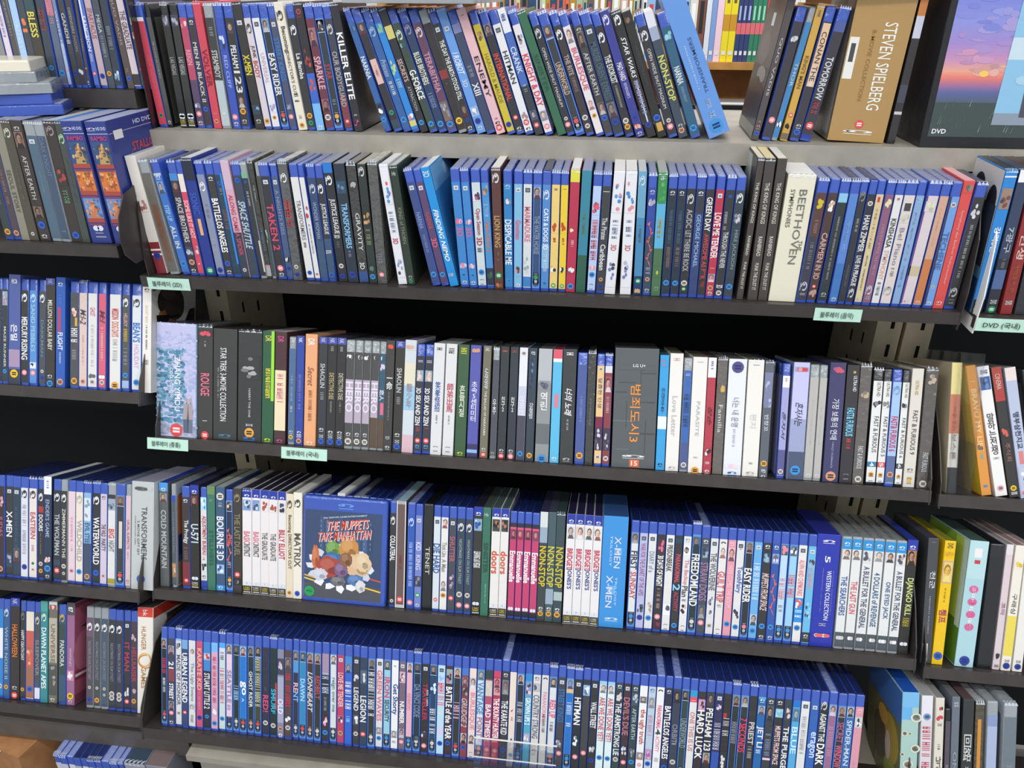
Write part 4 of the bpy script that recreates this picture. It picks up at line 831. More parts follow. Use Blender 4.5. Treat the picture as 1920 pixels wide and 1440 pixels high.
r1 = load('r1', '''
@0 6 0 0
1470,1795 B d0485a c=ece6e4,11,14 s=e8a0a8,40,70,.1 o=g,90,.7 s=e99,94,96
1592,1888 K 50504c s=bbb,30,60,.2 m=ccc e=1655,1950
@280 4.8 0 0
78,282 K 2c2c28 F=445,9,18,aab,778 t=LAS_VEGAS,999,42,56,.55 x q
152,347 K 34342f F=445,9,18,aab,778 t=LAS_VEGAS,aaa,42,56,.55 x q
230,432 B b84a62 c=5a4460,60,97 F=b84a62,13,20,ecc,c57 t=REIGN,e8a0b0,36,48,.6 F=445,78,84,889,ccd o=p,88 m L=rose_and_violet_case
305,503 B 3c3434 b t=MEN_IN_BLACK_II,ccc,30,78,.55 o=b,84
372,580 S d04858 T=d04858 t=VOLVER,8a2434,36,66,.7 s=e99,86,90,.4 o=t,94,.8 e=458,650
465,655 C b8c4c8 c=3c3c3c,11,60 s=aaa,18,26,.4 t=STEAMBOY,c8c8c4,36,58,.6 s=eee,84,92,.4 e=552,745
560,755 B 3a52b0 F=3a52b0,24,36,cde,334 t=RED_CLIFF,a8b8ec,40,66,.4 o=p,90 m
648,830 B 343230 p=14,23,433 t=PELHAM,e0e4e4,32,50,.6 t=123,ddd,52,70,.7 p=72,82,433 o=o,85 m=ccc,93 e=735,910
725,955 S 343230 T=333 f t=X-MEN,e0d040,40,56,.7 F=345,80,88,8ac,345 m=ccc,93 e=812,1045
810,1042 B d8ccd0 l=555,19 t=JUNK,603030,32,42,.6 t=BODY,c04838,44,58,.6 o=o,93
880,1110 B e4e2e4 f t=UNIVERSAL,c8a8b0,38,62,.5 F=e4e2e4,78,86,a8a0c8,dcd o=o,90,.7
958,1190 B 30363a u=r t=EASY_RIDER,e8e8e8,38,72,.75
1037,1265 B 4a5068 f t=STREET_KINGS,3a78bc,26,60,.75 F=456,78,84,aab,778 o=p,89 L=slate_case_with_blue_capitals
1105,1345 S e8e0cc T=eee l=4a4a44,10 t=Becoming,5a5448,18,38,.6 t=DIRECTOR'S_CUT,5a5448,38,72,.35 s=443,70,78,.5 s=999,88,92,.3 o=o,96,.8 e=1190,1425
1205,1428 B 343434 l=eee,20 t=La_Bamba,e4e4e0,38,58,.55 o=o,88 o=g,94,.9
1282,1508 S 302c30 c=3868c4,54,80 c=7ab8ec,78,100 T=335 o=a44,7,.9 s=a44,10,13,.5 F=302c30,34,50,b84c40,8a3830 F=3868c4,56,76,c85848,d06050 m=eee,97 e=1362,1588
1365,1590 B 6c3444 p=18,32,b88 t=SPARKLE,dcacb8,40,66,.75 p=74,84,b88 o=w,89
1450,1670 B 30363c u=o F=9ab,12,21,444,cbb t=STAR,a84050,46,58,.6 s=89a,74,80,.4
1535,1762 B 3c404c c=7c3c40,70,97 l=ccc,19 t=OUR_BODYGUARD,aaa4a4,36,80,.65 o=r,92,.8
1612,1850 S 2e2c30 T=555 t=KILLER_ELITE,f4f4f4,22,74,.75 s=ccc,86,89,.4 F=503040,90,96,c06a80,403 h=173 e=1690,1930 L=black_sleeve_with_bold_white_capitals
@640 4.8 0 70
5,390 B 34609c F=34609c,14,18,89b,357 t=NARNIA,dce0e4,38,56,.65 F=345,76,86,eee,222 o=c,90
72,475 B 302e34 p=11,20,456 c=e0b8b0,40,60,.15,.85 s=c88,44,56,.3 o=g,84,.8 c=345,90,97
160,560 B 34609c l=9bd,18 i=Princess,9ac,40,54,.6 s=eee,58,70,.4 o=c,90
245,640 B 2c84d0 F=2c84d0,11,20,354,8b8 F=2c84d0,40,54,9c9,cc8 s=cde,56,64,.5 F=2c84d0,84,90,eee,d88 c=d4c878,88,95
320,718 S 2c2c30 c=d4c878,14,24 T=446 t=SECRETS,cca8a0,40,58,.6 t=ATTRACTION,aaa,62,82,.4 o=c,92
395,798 B 384840 l=cdc,20 F=38483c,26,30,9bb,356 t=G-FORCE,ececec,48,72,.8 o=c,93
485,878 B 2c3c5c l=88b,16 t=BLUES_BROTHERS,dcdcc0,34,60,.65 s=89c,66,80,.5 o=c,93 L=leaning_navy_cream-titled_case
580,963 B 644058 l=dcc,18 t=TERABITHIA,c090a8,34,66,.6 F=765,74,90,aab,889 o=c,93
672,1055 C 342c2c c=8c3434,48,55 s=a99,58,62,.2 o=y,90,1.1
762,1140 B 30302e f t=THE_DAY_THE_EARTH_STOOD_STILL,e4e4dc,24,72,.6 p=76,86,433 o=n,89,.8 m
840,1225 S 6a9cdc T=ccd f i=I_ROBOT,e4ecf6,34,52,.65 t=3D,dde,56,62,.5 F=9bd,78,86,eee,99b o=n,90 m
932,1310 B 3c4460 c=8088b8,11,18 s=9ab,44,54,.4 t=XIII,e0e0e0,58,68,.7
1022,1400 S e4b8bc T=eed8d8 s=444,5,8,.4 t=ENEMY,2c2830,37,70,.5 s=c66,87,89,.4 m=444,91 o=r,95 e=1110,1495 L=pale_pink_sleeve
1125,1500 B ccb834 F=ccb834,16,28,754,a85 t=HAROLD_&_MAUDE,8a7c20,34,74,.5 o=n,92
1212,1578 B 302e30 p=11,20,cab t=INTERNATIONAL,d84840,34,72,.65 o=r,86,.8 m
1305,1660 B e4e4e4 f t=HITMAN,3c3c40,32,58,.55 F=e4e4e4,78,88,a88,ccc o=r,90 m=555
1392,1750 S 4468b4 c=e8e8ec,0,18 c=34383c,60,100 T=eee s=35a,4,11,.5 t=CRANK,c8d4e4,29,50,.7 s=ccc,58,66,.4 p=80,88,567 o=r,92 e=1475,1825
1483,1838 B e4dce0 F=e4dce0,14,28,99a,543 t=KNIGHT_&_DAY,d83c50,34,76,.75 p=80,88,667 o=p,93
@1000 4.8 0 100
-158,225 S 34684c T=ccc t=SINISTER,28503c,34,64,.5 h=173 e=-70,308 L=leaning_dark_green_sleeve
-62,308 B 2f2f31 l=ccc,17 t=OPEN_WIDE_SHUT_MAGNUM,ccc,28,76,.35 o=w,86,.7 o=p,91
22,385 B 34363a u=r p=11,20,457 t=UNDERWORLD,c8a890,40,66,.6
127,478 B 3c3230 l=eee,18 t=THE_RITE,b0a4a0,34,50,.55 s=988,52,64,.4 o=w,85 o=w,92,.9 
210,570 B e4dcd8 p=13,24,ecc t=BURLESQUE,d05c74,28,62,.75 p=70,78,ecc o=o,83,.8
315,650 B 44403c b=ccc p=16,28,765 t=AFTER_EARTH,c8c8c8,32,66,.5 p=72,82,766 o=b,85
402,732 B 303840 f t=MURDER_ORIENT_EXPRESS,4c6474,24,70,.65 p=72,84,99a o=n,88
502,835 B 302c2c l=eee,20 t=THE_EXORCIST,dcdcdc,34,56,.7 s=aaa,58,78,.25 o=w,87 o=o,92
588,930 S 383c8c T=aaa l=dde,7 t=MAD_HARD,e4dce4,40,54,.6 t=REVENGER'S,c8c8e0,56,68,.35 o=n,84 F=383c8c,88,94,c05c50,e0b0a0 m=ccd,97 e=675,1020
690,1030 S 2c2a2c T=aaa l=eee,7 i=STAR_WARS,eee,20,52,.5 c=c8d4f4,54,88,.45,.6 s=bbd,54,84,.5 o=n,90 e=780,1120
785,1125 S 282624 T=aaa F=282624,3,10,865,543 s=555,24,60,.3 o=b,84,1.2 c=c8a050,88,95,.2,.85 e=880,1210
893,1220 B 302f32 l=ddd,18 t=OPEN_WIDE_SHUT_MAGNUM,ccc,28,76,.35 o=w,86,.7 o=p,91
988,1315 S 3c4854 c=dcdce4,0,14 c=a0a8c0,12,22 T=ddd t=NON-STOP,d4d064,34,70,.75 m=ccc,90 o=t,94 L=leaning_yellow-green_titled_sleeve e=1085,1400
1097,1420 B 2c5c78 F=2c5c78,14,22,8bc,9cd t=NARNIA,dce0e0,42,56,.6 s=9ab,58,72,.25 o=c,92
@1000 4.8 0 0
1150,1585 X 6494d8 T=9ac U=TRANSFORMERS,35507c,32,70,.16,.6 U=7_MOVIE_COLLECTION,cde,36,66,.07,.3 s=bcd,74,82,.2 s=bcd,83,88,.25 o=c,93,1.3 h=202 d=140 e=1395,1800 L=leaning_broad_blue_box
@1340 3.31 0 40
452,228 S 50484a T=887 t=QUO_VADIS,c4bcb8,28,68,.4 s=a98,86,88,.4 m=b89,90 o=b,95 d=140 h=185 e=500,285 L=large_grey-brown_case
520,292 B 38343c F=38343c,20,26,ccc,aaa o=p,84
598,352 C 4090d0 c=3c80b8,11,97 t=THOR,b8c8c0,40,58,.5 F=3c80b8,84,90,222,eee
640,405 S cca048 T=bba s=987,4,10,.5 t=KING'S_MAN,7a6030,36,60,.55 o=r,80,.9 F=cca048,86,92,222,c8a c=765,94,99 e=690,462
700,465 B 38343c c=e0bc98,12,58,.12,.88 t=CONAN_THE_,433,18,54,.5 t=22_Jump,e8e8e0,44,58,.55 m=ccc,88 o=b,93
782,525 B 38343c c=4c5c98,11,18 t=TOMORROW,d0d0d4,36,68,.6 s=c04050,70,80,.5 o=r,88 c=23389c,95,98 e=860,600
880,697 X b08c54 T=ccc t=STEVEN_SPIELBERG,f0ece0,21,78,.22,.66 t=8-MOVIE_COLLECTION,94703c,26,72,.07,.4 s=eee,3,6,.2 o=r,88,.8 m=eee,93 c=e8e6e0,31,58,.02,.18 c=444,35,47,.06,.14 h=191 d=140 e=1262,1062 L=wide_gold_box
1270,1068 K 302c2c c=c87c3c,6,16 c=ccd,16,30 c=445,60,72 c=ccc,78,80 h=190 e=1345,1122
''', 'on the top middle shelf')

l1 = load('l1', '''
@0 6 0 0
-190,60 B 888 
-90,150 B dcd0dc s=a9c,30,60,.4
-10,235 C 54504c s=aaa,30,60,.3
75,300 B a8c8e8 t=REEVES,c8e0f4,50,68,.5
165,388 B 44484c F=44484c,44,58,e88040,d86a30
255,470 S 3c5054 c=443c34,40,100 T=345 t=BLESS,d8d060,40,60,.75 L=teal_and_brown_sleeve
385,575 B 3c4450 s=a84848,36,56,.6 o=c,84,.8
490,690 B c87888 c=5c6880,42,97 s=e8a8a8,30,50,.4 o=c,88
580,780 B 7888a8 c=a8b8d8,64,97 t=WHITE_RIVER,ccd4e4,38,78,.4 o=p,85
632,850 B 40403c t=GANDHI,b8bcc4,40,64,.6 o=n,88
718,915 B 403c38 t=DEFENDERS,9ca0a4,36,56,.4 t=NOON,988,58,70,.4 F=403c38,84,90,ccc,667
820,985 B 50483f t=STORY,a09890,60,70,.4 o=o,84 m
868,1065 B 5870c0 c=dde4f0,30,60,.1,.4 t=SANCTION,e4e8f0,42,70,.65 s=dde,72,80,.4 o=r,88
935,1140 B c0a8ac t=SPARTACUS,a06870,36,60,.7 o=n,90
1020,1225 S 485058 T=444 t=MEGA,c8d0d4,42,56,.5 s=aab,58,76,.4 o=o,88
1110,1300 B 343c44 s=99a,50,70,.5 F=345,84,94,8ab,cde L=dark_glossy-footed_case
1215,1440 S 584c48 T=444 t=QUO_VADIS,a89c94,28,66,.45 s=a86,84,88,.4 o=b,92 h=176
1295,1515 B d8c8cc t=THE_GRADUATE,6a5c60,38,68,.7 c=3a3430,88,97
1400,1600 B 48403c F=48403c,42,62,d8d0a8,c87048 o=r,84,.8 c=3c4a44,88,97
1465,1660 B 504850 s=bbb,20,60,.5 e=1535,1690
''', "on the left bay's top shelf")

l2 = load('l2', '''
@0 4.965 190 30
-290,50 B 333c3c s=889,40,70,.3 o=o,93
-200,130 B 4c4048 s=a88,40,70,.3 o=t,94
-120,205 S 8c8878 T=aaa t=SEOUL_STORY,5c584c,40,76,.5
-40,285 S 504c40 T=aaa l=ccb,10 s=776,40,70,.2 o=w,94,.6
45,380 S 3c3430 T=99b b=ccc p=9,22,a76 t=AFTER_EARTH,c8c4bc,28,64,.4 p=70,80,a87 o=b,86 m L=dark_brown_two-portrait_sleeve
150,478 C 50687c f s=8aa,40,60,.1
255,575 C 44546c t=DARK_KNIGHT,6c7c98,12,44,.5 s=89a,90,94
345,668 S 3c342f T=ccc l=988,8 F=3c342f,38,52,a84040,c86058 s=6c9c7c,54,70,.5 o=b,94
452,765 S 444c48 T=4890e0 l=aca,14 s=667,30,70,.1
''', "on the left bay's second shelf")

l3 = load('l3', '''
@0 4.8
-50 B 333 s=ccc,20,60
18 B 343c34 F=9ab,13,26,ccd,b88 t=MAZE_RUNNER,d8d8d8,46,84,.4 o=c,88 e=72
75 S 5060a0 T=557 c=383c48,86,100 c=a890b0,68,84 t=87,ccd,4,8,.5 b t=은밀,e8e8f0,45,60,.6 o=y,90 h=177 e=180
188 B 343230 l=eee,18 t=MERCURY,ececec,36,56,.8 t=RISING,ececec,57,76,.8 o=p,88
258 B 5890d0 l=bdf,18 t=SAND_PEBBLES,a8d0e8,24,68,.5 F=cde,78,84,222,eee o=p,88 e=330
345 B 484c50 l=eee,18 t=DARKMAN,6a8ca0,38,72,.4 o=w,86,.7 o=n,92
408 S 383430 T=446 c=4c58b0,0,6 t=NK,ccd,1,5,.5 t=MILLION_DOLLAR_BABY,e8e4d8,20,66,.5 m=ccc,90 o=c,97 e=492 L=black_cream-titled_sleeve
500 S 2c5cb4 T=45a b s=5c88d8,16,26,.3 c=a84870,27,50,.2,.55 t=FLIGHT,eee,50,66,.55 s=cdd,68,80,.2 o=t,95 h=176 e=585
592 S 7a2c34 y=30 e=628
630 B 4c4e50 F=4c4e50,24,34,d88,ecb c=e0a838,33,42,.55,.8 s=eee,44,60,.7 s=999,64,74 o=o,93
713 B dcc4bc i=M:I-2,444,26,40,.7 s=ca9,50,80,.2 o=t,93,.8
790 B e0dedc s=99a,15,16 t=GHOST,d05070,24,32,.5 s=c9c8c8,40,80,.3 F=ddd,86,89,333,666 o=w,93,.8
880 B d86078 s=ecc,15,17 i=M:I,604048,26,38,.7 s=ecc,42,76,.3 F=d86078,86,90,eee,ecc o=w,93,.9
952 K 2c2a34 y=25 e=983
985 B e2e0dc s=999,15,17 t=MISSION,c84848,24,34,.6 t=DOG_DAYS,d06a50,36,50,.6 s=aaa,52,74,.4 o=o,95,.9
1095 B 50524c l=eee,18 t=HELLBOY,e0b0b0,28,40,.5 s=d8b848,42,56,.5 s=99a,60,76 o=c,85 c=a0b8dc,90,97 e=1165
1187 B dce0e4 l=444,18 t=BEAN'S,2c70c0,36,54,.75 t=HOLIDAY,d8a0c8,56,78,.5 o=c,91,.9
1278 S ece6e0 T=ddd b=444 t=GHOST_MAN,dca,20,36,.3 s=776,38,62,.2 s=888,70,76 e=1360 h=173 L=left_third_shelf's_end_white_sleeve
''', "on the left bay's third shelf")

l4 = load('l4', '''
@0 4.8
-30 B 38282c F=38282c,20,32,b88,dab t=JUDAS,a86078,40,60,.6 o=t,92
42 B 34342f f t=X-MEN,f0f0f0,35,60,.75 F=345,76,90,aab,556
113 B 2c3c4c f s=4c6478,30,70,.4 p=70,84,567
187 B dedee4 l=333,17 s=aab,26,78,.5 o=n,88
258 B e8dcd4 l=444,17 t=EASTERN,b8606c,34,60,.6 s=b9a,66,74,.3 o=g,84,.5 o=w,90,.6 
335 B 34302f l=eee,19 c=a83c30,28,34 t=DOORS,eee,36,52,.7 s=ba8,54,76,.1 o=w,84 o=o,91 L=black_case_with_white_box_lettering
390 S 28344c c=f0eef4,0,17 T=ddd s=3c5cb0,4,12,.3 t=ENDER'S_GAME,a8b8dc,22,58,.5 F=28344c,76,83,ecc,a98 o=c,88,1.2 m e=462 h=174
473 B 2c3034 l=ddd,18 t=THE_WOLFMAN,b8bcc0,34,74,.6 F=345,78,84,567,345 o=r,89
548 C 343230 l=eee,18 t=ZIMMERMANN_THE,dcdcd4,28,76,.5 o=w,84 o=w,91,.7
608 B e4ccd4 s=e0a0b0,36,70,.3 o=e8a0a8,88,.8
680 B e8dccc l=bba,18 t=WILDCHILD,a8a8ac,38,78,.65 o=c,88
752 B 8cb4d8 c=3c4c64,60,97 F=d8e0ec,16,38,99a,6ab t=EVIL_STEEL,2c5878,40,62,.6 o=t,92
825 B 2c2f34 l=eee,18 t=WATERWORLD,f0f0f0,34,80,.75 o=b,88
902 B d0c4d8 m=654,14 t=THE_WILD,644,40,52,.6 t=PARTY,556,54,66,.6 o=t,90,.6 L=pale_mauve_case
968 C dedcdc c=333,11,15 F=9ab,15,26,456,89a t=BIG,d05040,44,53,.7 t=NIGHT,777,55,66,.7 c=a89a30,92,97
1042 B 38363a u=r p=12,21,c86 c=d8ccc0,36,62,.35,.7
1128 C d8bcc4 t=USUAL_SUSPECTS,9c4858,34,62,.45 s=a99,64,72,.2 m=888,93 e=1180
1187 X c0c4c4 T=99a t=TRANSFORMERS,4c4c4c,23,72,.25,.58 t=2_MOVIE_GIFT_SET,5c5c5c,36,68,.1,.32 s=666,32,60,.04,.18 F=c0c4c4,5,8,555,666 o=b,90,1,.45 h=178 e=1388 L=wide_silver-grey_box
''', "on the left bay's fourth shelf")

l5 = load('l5', '''
@0 4.235
-28 B 2c80cc c=e8e8f0,30,60,.4,.9 o=w,88
30 B 345c88 l=cde,14 t=WHITE_NOISE_II,a8bcc8,28,80,.5 o=o,88
80 S 342c2c T=2638a0 c=2c44b0,0,8 t=NK,ccd,1,6,.5 t=HALLOWEEN,d87c30,26,58,.6 m=ccc,88 o=r,96 e=155
160 B 34302e l=777,16 t=HAPPY_DEATH_DAY,d8d8d8,30,60,.6 o=o,89
203 B e8dcc8 c=c85c50,30,46 c=a06850,46,97 F=c85c50,48,66,e8b088,c87850 o=b,88 
272 B 484c4c l=ccc,19 t=SLEEPOVER,8c8c90,38,74,.6 o=b,83,.8 c=dde,86,97
320 S 388890 T=568 c=4ca098,0,10 l=cec,16 t=DAWN_PLANET_APES,e4f0ec,26,86,.7 e=378 h=173 L=bright_teal_sleeve
382 S 706c60 T=ddd c=e8e4e0,0,8 F=706c60,3,8,c44,ecc c=b8b0a0,16,60 t=UNIVERSE,7c6c50,22,60,.5 F=50504c,62,92,888,a99 m=ddd,96 e=450 h=173
465 B 34506c c=344,20,70 l=ca6,14 t=PANDORA,c8ccd0,36,62,.6 
525 S 98648c T=333 c=4c4c50,0,12 t=87,eee,4,9,.6 t=WHITENEY,d8b8c8,44,62,.3 F=c888a0,66,76,c05c74,f0e8e8 o=y,91,1.2 m=ccc,96 e=588 h=174
680 C 6c5068 c=504854,30,97 l=eee,20 t=NIGHTMARE_ON_ELM_STREET_PART,988,34,72,.4 o=w,80,.6 o=n,92
740 C 44484c l=eee,20 t=NIGHTMARE_ON_ELM_STREET,889,34,72,.4 o=w,80,.6 o=o,92
797 C 445464 l=eee,20 t=NIGHTMARE_ON_ELM_STREET,889,34,72,.4 o=w,80,.6 o=w,86,.5
857 B 343434 l=eee,20 t=NIGHTMARE_ON_ELM_STREET,889,34,72,.4 o=w,84 o=w,88
918 B 34343c l=eee,20 t=NIGHTMARE_ON_ELM_STREET,889,34,72,.4 o=w,84 o=w,88 L=rightmost_of_five_swirl-marked_cases
978 B 302c34 f t=IT_MAN,a83c48,32,60,.75 F=302c34,74,86,ccc,ddd o=r,90
1033 B 443840 F=443840,22,32,c9a,baa t=HELLRAISER,a8404c,36,70,.7 F=443840,76,82,caa,a99 o=o,89
1088 X ece6dc T=5c5650 c=d8402c,0,9 t=bk,f0e4e0,2,8,.3 t=HUNGER,b07c2c,18,40,.3,.4 t=GAMES,b07c2c,56,76,.3,.4 O=e09a28,50,.42 s=776,80,90,.15 h=178 e=1213 L=red-topped_white_box
''', "on the left bay's fifth shelf")

l6 = load('l6', '''
@0 4.235
410 B ccd L=floor-level_row's_left_end_case
462 B ccd
518 B ddd
575 B bbc
630 B ddd
685 B ccd
740 B ddd
795 B ccd
860 B ddd
925 B ccd e=970
980 X 9a9aa8 T=345 e=1145
1150 X 8a8a98 T=766 e=1320
''', 'low down in the left bay')

R2c = load('R2', '''
@1700 4 260 290
738,480 S 2a84d0 T=333 c=e8e8ec,4,5 F=9a8070,12,26,7a4a40,c8a890,445 t=강력3반,f0f0f4,38,56,.55 s=bcd,60,78,.25 c=16181c,90,100 t=DVD,eee,91,93,.6 o=o,97,1 h=190 d=142 e=832,575 L=bright_blue_white-titled_sleeve
846,590 S 34405c T=345 c=f0f0f4,0,8 c=2c2e38,60,100 c=506898,68,82 t=7광구,a8b0bc,38,56,.6 s=889,60,68,.3 t=DVD,ccc,90,93,.6 o=G,97 h=190 d=142 e=935,690
945,700 S 8c2c2c T=433 c=c8a8a0,0,14 t=인생,e0b8b0,42,60,.6 s=b87040,64,84,.3 t=DVD,ccc,90,93,.6 h=190 d=142 e=1040,800
1050,810 S 33343a T=333 s=889,40,60,.3 h=190 d=142 e=1140,905
''', "on the right bay's upper shelf")
R3c = load('R3', '''
@1700 4.645 640 220
400,345 S d8c8a8 T=ccc c=e8d890,0,24 c=c87a60,24,54 c=ddd8d0,54,80 c=303234,80,100 v=1947,a85848,34,52,.5 t=보스톤,8c7468,54,74,.55 h=190 d=142 e=488,465 L=yellow-to-red_sleeve_inside_clear_box
515,655 S dc9440 T=c9a040 s=eca,12,14 t=BRAVO_MY_LIFE,f0c890,18,66,.55 F=dc9440,60,66,8a5030,7a6a50 c=8a9a98,68,72,.4,.65 c=5c80b0,92,94,.3,.7 h=190 d=142 e=600,772
613,780 S eceae8 T=bbb c=e8e6f0,0,7 t=DVD,333,3,6,.6 F=3c58a0,8,18,345,68b v=말하는전쟁,38383c,36,68,.6 s=999,70,74,.5 o=e8b0b0,94,.8 h=190 d=142 e=722,890
733,898 S 34302e T=988 c=a84438,0,20 c=b03c38,20,26 t=CINEMA,e0b0a8,5,17,.5 F=34302e,46,54,d85c50,888 t=주식회,9c6c68,58,72,.5 o=y,93,.9 t=DVD,eee,96,98,.6 h=190 d=142 e=828,990
850,998 S b8c0d8 T=bbb c=ecdcd8,0,10 t=맹부삼천지교,2c3450,34,62,.55 c=d88080,64,74,.3,.7 F=b8c0d8,76,98,d87080,eee,3c4c90 h=190 d=142 e=950,1110
1005,1150 K 555 h=190
''', "on the right bay's middle shelf")
R4c = load('R4', '''
@1600 2.88 940 200
408,362 X 44464a T=445 s=888,3,5,.4 t=천군,dcdce0,26,40,.5,.6 t=HEAVEN'S_SOLDIERS,aab,46,76,.13,.5 c=e8dcd8,84,98,.1,.6 c=d87060,86,96,.25,.3 h=189 d=142 e=497,420 L=broad_charcoal_case
500,422 S ecc010 T=8a8a30 t=DVD,433,2,6,.5 F=ecc010,8,13,c9a000,d8a818 c=c8a898,16,34 p=17,33,dcc t=챔프,a83c5c,55,66,.7 s=a9820c,38,50,.15 o=b,93,1.2 s=665,98,99 h=187 d=142 e=562,482
636,545 S acd0d8 T=486058 c=b8d8dc,0,30 c=ece4e4,6,13,.3,.7 c=c04050,15,18,.35,.65 D=dc5c94,.5,38,.24 D=dc5c94,.5,48,.24 D=dc5c94,.5,58,.24 D=dc5c94,.5,68,.24 v=청춘만화,f8eef4,35.7,70.5,.24 o=n,95,1 t=DVD,335,98,99.5,.25 h=190 d=142 e=740,652 L=pale_aqua_pink-dotted_sleeve
750,668 K 1c1c1e h=188 e=833,748
838,752 S d8c8cc T=999 t=코마,9c7888,46,56,.6 c=e0d8dc,0,8 F=d8c8cc,86,92,333,222 t=DVD,333,96,98,.6 h=188 d=142 e=878,792
886,797 S ece4d8 T=a88 F=ece4d8,12,18,d8b840,e8d060 c=e8d458,56,88 t=구래싱,444,38,54,.5 t=DVD,333,91,93,.5 o=n,96,1.1 h=188 d=142 e=940,852
945,860 S e8e4dc T=a99 t=DVD,333,91,93,.5 o=n,96 h=188 d=142 e=1000,915
''', "on the right bay's fourth shelf")
R5c = load('R5', '''
@1600 2.88 940 200
300,243 X a8c8c0 T=1c50a8 c=68b0e4,0,22,0,.6 c=78b8e4,0,12 D=d8d8c4,0.85,20,0.34 D=787c74,0.85,20,0.224 D=d8d8c4,0.2,33,0.2 D=787c74,0.2,33,0.132 D=d8d8c4,0.85,45,0.3 D=787c74,0.85,45,0.198 D=d8d8c4,0.45,58,0.33 D=787c74,0.45,58,0.218 D=d8d8c4,0.2,75,0.3 D=787c74,0.2,75,0.198 D=d8d8c4,0.8,80,0.28 D=787c74,0.8,80,0.185 D=d8d8c4,0.1,50,0.14 D=787c74,0.1,50,0.092 D=d8d8c4,0.5,33,0.12 D=787c74,0.5,33,0.079 h=190 d=145 e=394,335 L=honeycomb-patterned_blue_box
402,348 S d8d4d8 T=999 c=e4e0e8,0,20 o=7c98b8,17,1 s=c84c64,25,100,.7 h=188 e=462,412
480,425 S ddd6c8 T=888 F=ddd6c8,6,20,443,c45 t=DVD,554,21,23,.5 s=444,38,44,.3 v=낙원으로,333,48,80,.6 h=186 e=528,475
532,480 K 544c58 s=99a,50,80 e=562,512
568,515 S 68707c T=666 t=SS,ccd,4,8,.5 t=ONE_FINE,99a4b0,44,90,.5 h=190 e=612,560
630,572 S 303434 T=544 v=回路,c8ccc8,28,50,.75 t=회로,b8b8b8,54,66,.4 h=188 e=688,635
695,640 W 504838 T=999 c=d08c34,14,90,.3,.7 h=186 e=742,690
760,705 C 8898c0 c=a8b4d4,20,90 s=ccd,60,80,.4 e=820,768 h=188
850,795 C 6c7880 s=99a,50,80,.4 e=925,872 h=188
''', "on the right bay's bottom shelf")

# ------------------------------------------------------------------ the setting
def struct(name, mb, m, label=None):
    o = mb.build(name, m); o['kind'] = 'structure'
    if label: o['label'] = label
    return o
mb = MB(); mb.box(-3, 3, -2.6, 4.2, -.05, 0); struct('floor', mb, 'floor')
mb = MB(); mb.box(-3, 3, 4.1, 4.2, 0, 2.9); struct('wall_back', mb, 'white')

def Z(k): return k + EYE
def frame_of(row):
    y, z, t = ROWS[row]; st, ct = math.sin(t), math.cos(t)
    return lambda X, u, v: Vector((X, y + u * ct + v * st, z - u * st + v * ct))
def fbox(mb, fr, x0, x1, u0, u1, v0, v1, col='888', mi=0):
    n = len(mb.v); mb.v += [tuple(fr(x, u, v)) for v in (v0, v1) for x, u in ((x0, u0), (x1, u0), (x1, u1), (x0, u1))]
    for f in ((0, 3, 2, 1), (4, 5, 6, 7), (0, 1, 5, 4), (1, 2, 6, 5), (2, 3, 7, 6), (3, 0, 4, 7)): mb.f.append(tuple(n + i for i in f)); mb.c.append(col); mb.m.append(mi)
def plate(mb, fr, x, flat, th=.0016, k=1.0):
    out = [(-.013, -.02), (-.013, .018), (.004, .07), (.03, .125), (.07, .15), (.19, .155), (.19, -.02)]
    if flat: out = [(-.012, -.024), (-.016, .03), (-.006, .1), (.02, .15), (.06, .165), (.2, .165), (.2, -.024)]
    if flat == 2: out = [(-.012, -.024), (-.034, -.004), (-.038, .022), (-.03, .05), (-.008, .076), (.06, .092), (.2, .096), (.2, -.024)]
    pts = [fr(x, u, v * k if v > .02 else v) for u, v in out]; mb.slab(pts, (th, 0, 0))
BAYS = {'middle': (-.7055, .4775, {'r2': 'second', 'r3': 'third', 'r4': 'fourth', 'r5': 'lowest'}),
        'left': (-1.93, -.7175, {'l1': 'top', 'l2': 'second', 'l3': 'third', 'l4': 'fourth', 'l5': 'fifth'}),
        'right': (.4895, 1.7, {'R2': 'upper', 'R3': 'middle', 'R4': 'fourth', 'R5': 'bottom'})}
POST_Y = 1.255
